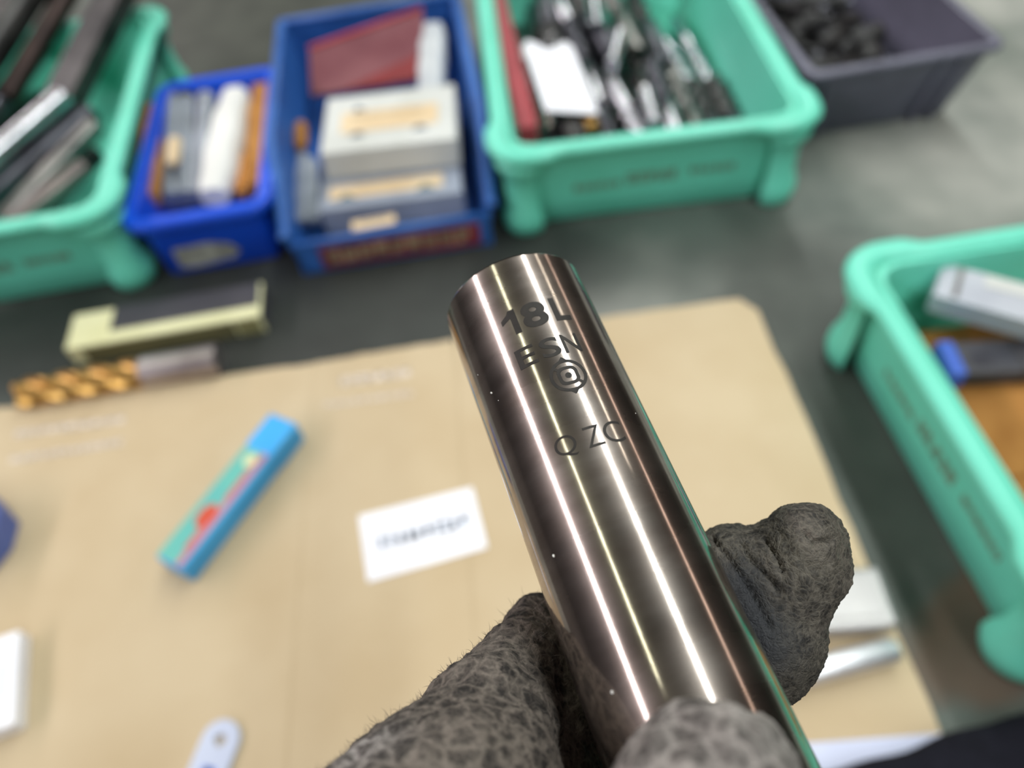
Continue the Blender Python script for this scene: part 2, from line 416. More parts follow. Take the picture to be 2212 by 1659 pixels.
# ------------------------------------------------------------------ round tools
def shank_mesh(b, L0, L1, r, n=24):
    b.tube((L0, 0, 0), (L1, 0, 0), r, n=n, prof=[(0, r * .92), (.02, r), (.97, r), (1, r * .9)])
def flute_loops(L0, L1, r, nf=4, turns=.8, seg=40, n=32):
    loops = []
    for i in range(seg + 1):
        t = i / seg; x = L0 + (L1 - L0) * t; a0 = 2 * math.pi * turns * t
        l_ = []
        for k in range(n):
            a = 2 * math.pi * k / n; q = (a * nf / (2 * math.pi)) % 1
            rr = r * (1. if q < .34 else .64 + .36 * abs((q - .67) / .33) ** 1.6)
            l_.append((x, rr * math.cos(a + a0), rr * math.sin(a + a0)))
        loops.append(l_)
    return loops
def make_mill(name, label, L, r, split, ms, mf, nf=4, turns=.8, group=None, cat='end mill'):
    t = thing(name, label, cat, group=group)
    b = B(); shank_mesh(b, 0, L * split, r); sm_shade(b.build('shank', ms, t), 30)
    sm_shade(B().loft(flute_loops(L * split, L, r * .97, nf, turns)).build('flutes', mf, t), 35)
    return t
def aim(o, p0, p1, roll=0.):
    p0, p1 = Vector(p0), Vector(p1); d_ = (p1 - p0).normalized()
    o.rotation_mode = 'QUATERNION'
    from mathutils import Quaternion
    o.rotation_quaternion = d_.to_track_quat('X', 'Z') @ Quaternion((1, 0, 0), roll)
    o.location = p0 * S
    return o

# end mill lying beside the cardboard
mill = make_mill('end_mill', 'brown-shanked end mill with gold spiral flutes lying beside the cream box', 116, 9.4, .39, m_brown, m_gold, 4, .95)
aim(mill, P(474, 776, 9.5), P(66, 848, 9.5))
# cream box with black label
q0, q1, q2 = P(139, 755, 15), P(561, 680, 15), P(132, 677, 15)
ang = math.degrees(math.atan2(q1.y - q0.y, q1.x - q0.x)); Lb = (q1 - q0).length
cbx = thing('tool_box', 'long cream cardboard tool box with black label beside the gold end mill', 'box', (q0.x, q0.y, 0), ang)
wd = 29
B().box((Lb / 2, wd / 2, 7.5), (Lb, wd, 15), .8).build('box_body', m_cream, cbx)
B().box((25 + (Lb - 26) / 2, wd / 2 + 4.2, 15.1), (Lb - 27, wd - 9, .5), .1).build('black_label', m_blacklab, cbx, label='black paper label')
B().box((Lb * .46, -.15, 6.9), (Lb * .78, .5, 12.6), .1).build('side_shade', mat('dark_olive_shade', (104, 100, 66), (92, 88, 58), 40., .7), cbx)  # shade of the front face, painted on as a dark olive panel
B().box((Lb + .15, wd / 2, 6.9), (.5, wd - 1, 13), .1).build('end_shade', m_blacklab, cbx)  # shaded end face, its darkness put into the panel colour
B().box((Lb * .92, -.15, 6.9), (Lb * .12, .5, 12.6), .1).build('side_shade', mat('olive_shade', (142, 138, 94), (128, 124, 84), 40., .7), cbx)  # lighter right part of the painted front shade
# blue cutter case with label
p = [P(583, 891, 18.6), P(643, 914, 18.6), P(388, 1233, 18.6), P(338, 1198, 18.6)]
far, near = (p[0] + p[1]) / 2, (p[2] + p[3]) / 2
ang = math.degrees(math.atan2(near.y - far.y, near.x - far.x)); Lc = (near - far).length
wc = ((p[1] - p[0]).length + (p[2] - p[3]).length) / 2
cs = thing('cutter_case', 'sky blue plastic cutter case with teal and red label on the cardboard', 'case', (far.x, far.y, ZC), ang)
B().box((Lc / 2, 0, 7.2), (Lc, wc, 14.4), 1.2).build('case_body', m_cyan, cs)
B().box((Lc * .12, 0, 7.4), (Lc * .24, wc + .9, 15.2), 1.4).build('cap', m_cyan, cs)
lab = B().box((Lc * .62, -wc * .03, 14.5), (Lc * .74, wc * .88, .4), .1).build('label', m_teal, cs, label='teal paper label')
B().box((Lc * .62, wc * .3, 14.75), (Lc * .74, wc * .2, .3), .1).build('pink_band', m_pink, lab)
def disc(c, rx, ry, hgt, n=18):
    return B().loft([[(c[0] + rx * k * math.cos(a), c[1] + ry * k * math.sin(a), c[2] + z) for a in [2 * math.pi * i / n for i in range(n)]] for k, z in ((1, 0), (1, hgt * .7), (.9, hgt))])
disc((Lc * .70, 0.5, 14.7), Lc * .075, wc * .26, .3).build('red_emblem', m_rust, lab)
B().box((Lc * .80, wc * .17, 14.74), (Lc * .2, wc * .12, .28), .1).build('red_band', m_rust, lab)
B().box((Lc * .48, wc * .19, 14.73), (Lc * .2, wc * .1, .28), .1).build('red_band', m_rust, lab)
disc((Lc * .32, 0.2, 14.7), 4, 3.2, .3).build('cream_dot', m_cream, lab)
# white printed slip
p = [P(775, 1115, ZC), P(1020, 1053, ZC), P(1053, 1183, ZC), P(795, 1258, ZC)]
def slip(name, p, label, th=.35, m=None, cat='paper', warp=0.):
    ctr = sum(p, Vector()) / len(p); t = thing(name, label, cat, (ctr.x, ctr.y, p[0].z))
    def at(u, v, z):
        q = p[3] * (1 - u) * (1 - v) + p[2] * u * (1 - v) + p[1] * u * v + p[0] * (1 - u) * v - ctr
        return (q.x, q.y, z + .05 + warp * (2 * u - 1) ** 2)
    n = 8; b = B(); V = []; Fc = []
    for z in (0, th):
        for i in range(n + 1):
            for j in range(2): V.append(at(i / n, j, z))
    k = 2 * (n + 1)
    for i in range(n):
        a = 2 * i
        Fc += [(a, a + 1, a + 3, a + 2), (k + a, k + a + 2, k + a + 3, k + a + 1), (a, a + 2, k + a + 2, k + a), (a + 1, k + a + 1, k + a + 3, a + 3)]
    Fc += [(0, k, k + 1, 1), (2 * n, 2 * n + 1, k + 2 * n + 1, k + 2 * n)]
    b.add(V, Fc); b.build('sheet', m or m_paper, t)
    return t, ctr
slp, ctr = slip('paper_slip', p, 'white printed paper slip lying on the cardboard beside the held shank')
ex = (p[1] - p[0]).normalized(); ey = (p[0] - p[3]).normalized()
b = B(); o_ = (p[3] * .5 + p[0] * .5) - ctr + ex * 7 - ey * 3
glyphs(b, (o_.x, o_.y, .45), ex, ey, 10, 3.8, 7.0, 77, .26)
b.build('printed_code', m_ink, slp, label='pale blurred printed code')

# objects cut by the left and bottom edges
vb = thing('violet_case', 'violet blue plastic case corner at the left edge, on the cardboard', 'case', (-290, 199, ZC))
lo = [[(x, y, z) for x, y in ((-22, 24), (13, 24), (27, 9), (28, -6), (22, -18), (-22, -18))] for z in (0, 17)]
lo = [[(x * .97, y * .97, 0) for x, y, z in lo[0]], [(x, y, 1) for x, y, z in lo[0]], [(x, y, 16) for x, y, z in lo[0]], [(x * .95, y * .95, 17.5) for x, y, z in lo[0]]]
B().loft(lo).build('case_body', m_violet, vb)
B().box((-4, 2, 17.6), (26, 20, .8), .2).build('lid_panel', m_violet, vb)
p = [P(-70, 1390, ZC + 9), P(24, 1378, ZC + 9), P(24, 1578, ZC + 9), P(-60, 1590, ZC + 9)]
ws = thing('white_carton', 'white carton end showing at the left edge below the violet case', 'carton', ((p[0].x + p[2].x) / 2, (p[0].y + p[2].y) / 2, ZC))
B().box((0, 0, 4.6), (24, 43, 9.2), .7).build('carton_body', m_paper, ws)
B().box((4, 0, 9.3), (9, 16, .3), .1).build('print_patch', m_ink, ws)
ws.rotation_euler.z = math.radians(14)
# hang tag with a hole
p0 = P(478, 1602, ZC); p1 = P(430, 1720, ZC)
d_ = p1 - p0; tg = thing('plastic_hang_tag', 'pale grey plastic hang tag with a punched hole at the bottom edge', 'tag', (p0.x, p0.y, ZC), math.degrees(math.atan2(d_.y, d_.x)))
hw = 8.4; n = 24; out = []
for i in range(n):
    a = math.pi / 2 + math.pi * i / (n - 1); out.append((hw * math.cos(a), hw * math.sin(a)))
out += [(60, -hw), (60, hw)]
inn = []
for x, y in out:
    a = math.atan2(y, x if x < 10 else 60); inn.append((2.6 * math.cos(a), 2.6 * math.sin(a)))
nn = len(out)
lo = [[(x, y, z) for x, y in q] for q, z in ((out, .1), (out, 1.7), ([(x * .985, y * .95) for x, y in out], 2.0), (inn, 2.0), (inn, .1))]; lo.append(lo[0])
B().loft(lo, False, False).build('tag_plate', m_tagp, tg)
b = B(); glyphs(b, (10, -2.2, 2.02), (1, 0, 0), (0, 1, 0), 5, 5.5, 5.5, 61, .42); b.build('blue_marking', m_bmark, tg, label='bright blue marking')
# bright metal case and rod to the right of the hand
sv = thing('metal_case', 'bright satin metal case with raised lid panel behind the gloved fingertip', 'case', (116, 108, ZC), -3.5)
B().box((0, 0, 6), (60, 26, 12), 2.2).build('case_body', m_alu, sv)
B().box((0, 0, 12.3), (50, 18, 1.0), .4).build('lid_panel', m_alu, sv)
rd = thing('steel_rod', 'polished steel rod with rounded end lying in front of the metal case', 'rod')
sm_shade(B().tube((0, 0, 0), (70, 0, 0), 5.2, n=28, prof=[(0, 2), (.01, 4.2), (.04, 5.2), (.96, 5.2), (.99, 4.2), (1, 2)]).build('rod_body', m_chrome, rd), 40)
B().box((35, 0, 0), (66, 2.2, 10.2), .3).build('flat', m_chrome, rd)
aim(rd, (142.5, 85.5, ZC + 5.3), (73, 78, ZC + 5.3))
# pale card and dark cloth, bottom right
p = [P(1700, 1610, ZC), P(2030, 1585, ZC), P(2060, 1760, ZC), P(1700, 1780, ZC)]
slip('pale_card', p, 'pale bluish card partly under the navy cloth, bottom right', 1.2, mat('pale_blue_card', (206, 212, 238), (198, 204, 230), 30., .6), 'card')
cl = thing('navy_cloth', 'folded dark navy cloth across the bottom right corner', 'cloth', (210, 0, ZC))
V = []; Fc = []; nx, ny = 60, 16
e0, e1 = P(1772, 1660, 18), P(2212, 1538, 18)
ed = (e1 - e0).normalized(); en = Vector((ed.y, -ed.x, 0))
for i in range(nx + 1):
    for j in range(ny + 1):
        u = -60 + 260 * i / nx; a = j / ny
        # fold profile: up over the rounded fold and back towards the viewer
        if a < .4: th = math.pi * (1 - a / .4); ox, oz = 7 - 7 * math.sin(th) * 1.0, 7.2 + 7 * -math.cos(th) * -1
        q = a * ny
        if a < .4: x_, z_ = 7 * (1 - math.sin(math.pi * a / .4)), 7.2 - 7 * math.cos(math.pi * a / .4)
        else: x_, z_ = 7 + (a - .4) / .6 * 120, 14.2
        wv = 1.0 * math.sin(u * .07) + .6 * math.sin(u * .19 + 1)
        pz = z_ + .5 * math.sin(u * .05 + x_ * .06) * (1 if z_ > 3 else 0)
        p_ = Vector((e0.x, e0.y, 0)) + ed * u * 1.0 + en * (x_ + wv)
        V.append((p_.x - 210, p_.y, max(.3, pz)))
for i in range(nx):
    for j in range(ny):
        a = i * (ny + 1) + j; Fc.append((a, a + 1, a + ny + 2, a + ny + 1))
clo = mesh('cloth_fold', V, Fc, m_navy, cl, True)
md = clo.modifiers.new('thick', 'SOLIDIFY'); md.thickness = .0012; md.offset = -1

# ------------------------------------------------------------------ contents of the left green crate
def bar(name, label, cat, p0, p1, prof, m, n=24, group=None, extra=None):
    t = thing(name, label, cat, group=group)
    Ln = (Vector(p1) - Vector(p0)).length
    sm_shade(B().tube((0, 0, 0), (Ln, 0, 0), 1, n=n, prof=prof).build('bar_body', m, t), 35)
    if extra:
        sm_shade(B().tube((Ln * extra[0], 0, 0), (Ln * extra[1], 0, 0), extra[2], n=n).build('collar', m, t), 35)
    aim(t, p0, p1); return t
def rp(r, c=.04): return [(0, r * .85), (c * .4, r), (1 - c * .4, r), (1, r * .85)]
def sqbar(name, label, cat, p0, p1, w_, h_, m):
    t = thing(name, label, cat); Ln = (Vector(p1) - Vector(p0)).length
    B().box((Ln / 2, 0, 0), (Ln, w_, h_), 1.2).build('bar_body', m, t)
    B().box((Ln * .93, 0, h_ / 2), (Ln * .1, w_ * .6, 1.2), .4).build('insert_seat', m, t)
    aim(t, p0, p1); return t
sqbar('turning_bar', 'wide dull grey square turning bar leaning in the left crate', 'tool bar', P(66, 362, 32), P(286, -80, 94), 26, 15, m_black)
bar('boring_bar', 'thick grey boring bar at the far left of the left crate', 'tool bar', P(-90, 220, 60), P(130, -115, 106), rp(12), m_black, extra=(.7, .85, 13))
bar('boring_bar', 'brownish black boring bar between two grey bars in left crate', 'tool bar', P(15, 210, 52), P(190, -85, 94), rp(8), mat('brown_black_steel', (70, 56, 54), (48, 40, 40), 40., .45, .7))
bar('reamer_shank', 'bright silver ground shank lying on the left crate tools', 'tool bar', P(-110, 425, 44), P(142, 207, 60), rp(8.5), m_steel)
bar('reamer_shank', 'slim dark blue-grey shank below the silver one in left crate', 'tool bar', P(-70, 460, 28), P(200, 240, 46), rp(7.5), m_gunm)
bar('reamer_shank', 'slim pale grey shank nearest the crate corner, angled to the right rim', 'tool bar', P(10, 475, 26), P(208, 268, 50), rp(7), m_dsteel)
bar('reamer_shank', 'brownish grey rod lying lowest along the left crate front', 'tool bar', P(20, 488, 34), P(188, 358, 44), rp(6.5), mat('brown_grey_steel', (128, 118, 116), (98, 90, 90), 40., .4, .8))
bar('drill_shank', 'short dark shank with pale highlight at far left of the left crate', 'tool bar', P(-60, 300, 44), P(92, 98, 56), rp(8), m_gunm)
bar('drill_shank', 'dark shank lying under the brownish grey rod in left crate', 'tool bar', P(70, 478, 22), P(205, 330, 26), rp(8), m_jet)
for k, (a, c_) in enumerate((((10, 380), (150, 260)), ((40, 430), (170, 300)), ((-60, 470), (90, 350)), ((-40, 330), (110, 200)), ((0, 250), (120, 90)))):
    bar('black_bar', 'dark steel bar deep in the left green crate', 'tool bar', P(*a, 12), P(*c_, 12), rp(8), m_jet, group='dark bars at the bottom of the left crate')

# ------------------------------------------------------------------ contents of the small blue bin
def along(p0, p1): return (Vector(p1) - Vector(p0)).length
def packet(name, label, cat, p0, p1, w_, h_, m, r=3., extra=None):
    t = thing(name, label, cat); Ln = along(p0, p1)
    b = B(); lo = []
    for k in range(13):
        tt = k / 12; sw = 1 - .25 * abs(2 * tt - 1) ** 3
        hh = h_ * (.25 + .75 * math.sin(math.pi * min(1, max(0, .06 + .88 * tt))) ** .35)
        lo.append([(Ln * tt, y * sw + .6 * math.sin(k * 1.7), z * hh / h_ + .4 * math.sin(k * 2.3)) for y, z in rrect(w_ / 2, h_ / 2, min(r, w_ / 2.1, h_ / 2.1), 3)])
    sm_shade(b.loft(lo).build('wrap', m, t), 50)
    if extra:
        ex_ = B().box((Ln * .12, 0, h_ * .5), (3, w_ * .7, .6), .2).build('fold', m, t)
    aim(t, p0, p1); return t
packet('kraft_packet', 'brown kraft packet along the left wall of the royal blue bin', 'packet', P(325, 436, 36), P(338, 236, 38), 15, 16, m_kraft)
packet('kraft_packet', 'brown kraft packet at the right wall of the royal blue bin', 'packet', P(566, 410, 37), P(572, 195, 39), 19, 18, m_kraft)
packet('kraft_packet', 'small orange kraft packet end beside the white roll', 'packet', P(522, 420, 30), P(530, 335, 32), 9, 9, mat('orange_kraft', (214, 150, 74), (190, 124, 56), 40., .7))
packet('foam_roll', 'white foam-wrapped roll in the royal blue bin', 'roll', P(464, 426, 37), P(512, 205, 39), 25, 21, m_white, 9)
for k, (a, c_, lb) in enumerate((((370, 430), (376, 215), 'cloudy plastic tube beside the left kraft packet'), ((402, 428), (404, 205), 'cloudy plastic tube with dark end in the blue bin middle'), ((432, 425), (446, 215), 'cloudy plastic tube touching the white foam roll'))):
    t = thing('plastic_tube', lb, 'tube'); Ln = along(P(*a, 34), P(*c_, 40))
    sm_shade(B().tube((0, 0, 0), (Ln, 0, 0), 6.2, n=20).build('tube_wall', m_clear, t), 40)
    sm_shade(B().tube((Ln - 8, 0, 0), (Ln + 1, 0, 0), 6.9, n=20).build('end_cap', m_gunm if k == 1 else m_clear, t), 40)
    aim(t, P(*a, 34), P(*c_, 40))
packet('buff_packet', 'small pale buff packet lying on the plastic tubes', 'packet', P(372, 355, 47), P(378, 300, 48), 9, 6, m_buff)

# ------------------------------------------------------------------ contents of the steel blue bin
def flat_box(name, label, p0, pu, w_, d_, h_, m, cat='box'):
    ang = pu if isinstance(pu, (int, float)) else math.degrees(math.atan2(pu.y - p0.y, pu.x - p0.x))
    t = thing(name, label, cat, (p0.x, p0.y, p0.z - h_), ang)
    B().box((w_ / 2, d_ / 2, h_ / 2), (w_, d_, h_), 1.).build('box_body', m, t)
    return t
q0, q1 = P(688, 456, 30), -.5
lbx = flat_box('flat_box', 'grey-blue flat box lying under the off-white box, in steel blue bin', q0, q1, 94, 118, 24, m_boxg)
B().box((44, 16, 24.2), (76, 14, .5), .1).build('buff_label', m_buff, lbx, label='orange-buff label')
for x in (18, 70): B().loft([[(x - 6, 7, z), (x + 7, 7, z), (x, 13, z)] for z in (24.3, 24.8)]).build('arrow_mark', mat('teal_print', (52, 88, 92), (44, 78, 84), 40., .7), lbx)
q0, q1 = P(690, 333, 52), -2.0
ubx = flat_box('flat_box', 'off-white flat box with buff band on top of the box stack', q0, q1, 90, 66, 21, m_boxw)
B().box((45, 32, 21.2), (66, 24, .5), .1).build('buff_label', m_buff, ubx, label='buff paper band')
for x in (24, 66):
    B().loft([[(x - 5, 15, z), (x + 5, 15, z), (x, 20, z)] for z in (21.3, 21.8)]).build('arrow_mark', m_navyl, ubx)
B().loft([[(20, 45, z), (28, 45, z), (22, 51, z)] for z in (21.1, 21.6)]).build('arrow_mark', m_navyl, ubx)
b = B(); glyphs(b, (18, 36, 21.5), (1, 0, 0), (0, 1, 0), 13, 3.2, 3, 81); b.build('printed_lettering', mat('faded_tan_print', (186, 166, 134), (176, 154, 122), 60., .7), ubx)
# red packet leaning against the back
rp_ = thing('red_wallet', 'red translucent wallet with bright red edge leaning behind the box stack', 'wallet')
A = [P(672, 205, 40), P(930, 165, 40), P(912, 20, 57), P(668, 105, 54)]
ctr = sum(A, Vector()) / 4; nrm = (A[1] - A[0]).cross(A[3] - A[0]).normalized()
if nrm.z < 0: nrm = -nrm
rp_.location = ctr * S
lo = [[tuple(q - ctr - nrm * 3) for q in A], [tuple(q - ctr) for q in A]]
B().loft(lo).build('wallet_body', m_redclear, rp_)
strip([tuple(A[3] - ctr), tuple((A[2] + A[3]) / 2 - ctr), tuple(A[2] - ctr)], 3.4, 4, m_red, rp_, 'red_edge')
T = [A[0] * .72 + A[1] * .28, A[1] * .97 + A[0] * .03, A[1] * .62 + A[2] * .38]
T = [q - ctr + nrm * .1 for q in T]
B().loft([[tuple(q) for q in T], [tuple(q + nrm * .5) for q in T]]).build('red_insert', m_dred, rp_)
packet('plastic_bag', 'crumpled white plastic bag standing right of the red wallet', 'bag', P(930, 215, 40), P(938, 62, 50), 20, 16, mat('milky_film', (196, 200, 204), (176, 182, 190), 60., .4), 5)
for k, (a, c_, lb) in enumerate((((652, 480), (655, 335), 'clear plastic sleeve upright along the left wall of steel blue bin'), ((680, 478), (672, 345), 'grey plastic sleeve between the flat box and clear sleeve'))):
    packet('plastic_sleeve', lb, 'sleeve', P(*a, 22), P(*c_, 30), 9, 7, m_clear, 2)
packet('kraft_packet', 'small brown packet at the left wall beside the off-white box', 'packet', P(650, 320, 34), P(650, 268, 36), 9, 8, m_kraft)
tcx = thing('buff_tag', 'small buff paper tag on the front lip of the steel blue bin', 'tag', (*P(807, 480, 27)[:2], 25.5), 4)
B().box((0, 0, 1.2), (28, 9, .8), .2).build('tag_paper', m_buff, tcx)
B().box((0, 2, 1.7), (18, 1, .3), .1).build('tag_print', m_navyl, tcx)

# ------------------------------------------------------------------ contents of the back green crate
sqbar('red_bar', 'long red plastic bar lying along the left wall of the back crate', 'bar', P(1142, 292, 46), P(1068, -20, 46), 13, 13, m_red)
protos = [make_mill('cutter', 'x', 112, 7.6, .5, m_dsteel, m_dsteel, 4, .8), make_mill('cutter', 'x', 104, 6.4, .45, m_steel, m_gunm, 2, 1.4),
          make_mill('cutter', 'x', 115, 8.2, .55, m_gunm, m_black, 4, .7), make_mill('cutter', 'x', 94, 5.4, .5, m_steel, m_steel, 2, 1.8)]
used = [False] * 4
rnd = random.Random(12)
gname = 'steel cutters heaped in the back crate'
for layer, (z, xs, yrows) in enumerate(((12, range(46, 186, 17), (394, 512)), (28, range(54, 178, 18), (392, 509)), (44, (64, 84, 104, 124), (390, 507)))):
    for yi, y in enumerate(yrows):
        for x in xs:
            if layer == 1 and x > 150 and rnd.random() < .5: continue
            k = rnd.choice((0, 1, 2, 3) if x < 140 else (0, 2, 2, 3))
            o = dup(protos[k]) if used[k] else protos[k]; used[k] = True
            a = math.radians(90 + rnd.uniform(-6, 6)); y_ = y + rnd.uniform(0, 3); fl = rnd.random() < .5
            Ln = (112, 104, 115, 94)[k]; x_ = x + rnd.uniform(-2, 2)
            p0 = Vector((x_, y_, z)); p1 = p0 + Vector((math.cos(a) * Ln, math.sin(a) * Ln, rnd.uniform(-1, 2)))
            if fl: p0, p1 = p1, p0
            aim(o, p0, p1, rnd.uniform(0, 6))
            o['label'] = 'grey steel cutter lying in the heap inside the back green crate'; o['category'] = 'cutter'
            if layer: o['label'] = '%s cutter, %s from the red bar, %s layer of %s row in back crate' % (('grey', 'bright', 'dark', 'thin bright')[k], ('first', 'second', 'third', 'fourth', 'fifth', 'sixth', 'seventh')[list(xs).index(x)], ('', 'middle', 'top')[layer], ('front', 'back')[yi])
            o['group'] = 'cutters at the bottom of the back crate' if layer == 0 else gname
bar('bright_pin', 'bright silver pin standing out in the middle of the cutter heap', 'pin', P(1414, 272, 48), P(1392, 195, 49), rp(5), m_steel)
bar('bright_pin', 'short bright silver pin behind the white tag in the back crate', 'pin', P(1322, 140, 53), P(1340, 72, 53), rp(5), m_steel)
bar('bright_pin', 'pale silver pin near the top edge of the photo', 'pin', P(1290, 60, 54), P(1280, -10, 54), rp(6), m_steel)
bar('gold_pin', 'small gold coated shank poking out below the white tag', 'pin', P(1280, 285, 46), P(1262, 225, 48), rp(5), m_gold)
p = [P(1128, 88, 58), P(1232, 92, 58), P(1292, 236, 54), P(1178, 240, 54)]
wt = thing('paper_tag', 'white paper tag with wire lying on tools in back crate', 'tag', tuple((p[0] + p[2]) / 2))
ctr = (p[0] + p[2]) / 2
u_, v_ = p[1] - p[0], p[3] - p[0]
pl = [p[0] + u_ * a + v_ * c_ - ctr for a, c_ in ((.0, .07), (.12, 0), (.3, .05), (.42, .12), (.6, .12), (.72, .04), (.9, 0), (1, .08), (1, 1), (0, 1))]
B().loft([[tuple(q) for q in pl], [tuple(q + Vector((0, 0, .5))) for q in pl]]).build('tag_paper', m_paper, wt)
w0 = p[0] + u_ * .5 + v_ * .1 - ctr
strip([tuple(w0), tuple(w0 + Vector((0, 9, 2))), tuple(w0 + Vector((5, 14, 3))), tuple(w0 + Vector((7, 6, 2)))], .9, .9, m_steel, wt, 'wire')

# ------------------------------------------------------------------ contents of the grey bin
def bit():
    t = thing('metal_bit', 'x', 'bit'); L_ = 34
    sm_shade(B().tube((0, 0, 0), (L_, 0, 0), 1, n=18, prof=[(0, 6), (.04, 7), (.3, 7), (.31, 10.5), (.62, 10.5), (.63, 8), (.95, 8), (1, 7)]).build('body', m_jet, t), 35)
    sm_shade(B().tube((-5, 0, 0), (.5, 0, 0), 4.5, n=6).build('hex_end', m_gunm, t), 35)
    return t
bp0 = bit(); first = True
rnd = random.Random(5)
for layer, z in ((0, 15), (1, 31)):
    for i in range(5 - layer):
        for j in range(3):
            x = 243 + j * 23 + rnd.uniform(-3, 3) - layer * 4; y = 462 + i * 31 + rnd.uniform(-4, 4) + layer * 9
            o = bp0 if first else dup(bp0); first = False
            a = rnd.uniform(0, 6.28)
            c_ = Vector((x, y, z)); d2 = Vector((math.cos(a), math.sin(a), rnd.uniform(-.25, .25))) * 15
            aim(o, c_ - d2, c_ + d2)
            o['label'] = 'black stepped metal bit in the heap inside the slate grey bin'; o['category'] = 'bit'; o['group'] = 'black metal bits in the grey bin'

# ------------------------------------------------------------------ contents of the right green crate
kb = flat_box('kraft_carton', 'brown kraft carton flap lying lowest in the right crate', Vector((203, 92, 30)), 1.0, 120, 140, 24, m_kraft, 'carton')
B().box((60, 48, 24.3), (118, 2.5, .8), .2).build('flap_edge', m_kraft, kb)
B().box((60, 74, 24.7), (118, 44, 1.2), .3).build('flap', m_kraft, kb)
B().box((60, 20, 24.7), (118, 34, 1.2), .3).build('flap', m_kraft, kb)
q0, q1 = P(2016, 636, 57), P(2212, 690, 57)
gc = flat_box('grey_case', 'pale grey metal case leaning at the back of the right crate', q0, math.degrees(math.atan2(q1.y - q0.y, q1.x - q0.x)), 100, 25, 12, mat('pale_grey_metal', (186, 190, 200), (170, 174, 186), 30., .45, .3), 'case')
B().box((9, 13, 12.2), (2.5, 22, .8), .3).build('lid_seam', m_dsteel, gc)
B().box((36, 19, 12.2), (32, 8, .6), .2).build('lid_label', m_boxw, gc)
q0 = P(2058, 806, 43)
dc = thing('dark_gauge', 'dark grey instrument with blue end and white label in right crate', 'instrument', (q0.x, q0.y, 31.8), -6)
B().box((44, 10, 5), (88, 20, 10), 1.5).build('body', m_blacklab, dc)
B().box((3.5, 10, 5.2), (8, 20.8, 11), 1.2).build('blue_end', mat('cobalt_plastic', (64, 108, 214), (54, 94, 198), 30., .4), dc)
B().box((22, 9, 10.2), (20, 10, .8), .3).build('window', m_gunm, dc)
B().box((34, 10, 5.1), (1.2, 20.4, 10.6), .2).build('seam', m_black, dc)
B().box((52, 10, 10.2), (17, 15, .5), .1).build('white_label', m_paper, dc)

# ------------------------------------------------------------------ the held end mill
A0 = np.array([18.18, 35.55, 66.39]); VPx, VPy = 137.81, -1663.58
dv = np.array([VPx - CX, VPy - CY, F]); dv /= np.linalg.norm(dv)
D0 = 77.4744; bv = A0 / D0; A0 = bv * D0
bv = bv - dv * bv.dot(dv); bv /= np.linalg.norm(bv)
A0 = bv * D0
ev = np.cross(dv, -bv)
RT, SE = 9.0, 57.7
held = thing('end_mill', 'polished brown steel end mill shank marked 18L, held in the gloved hand', 'end mill')
ex_w, ey_w, ez_w = R @ ev, R @ (-bv), R @ dv     # local x = right, y = towards camera, z = along the shank
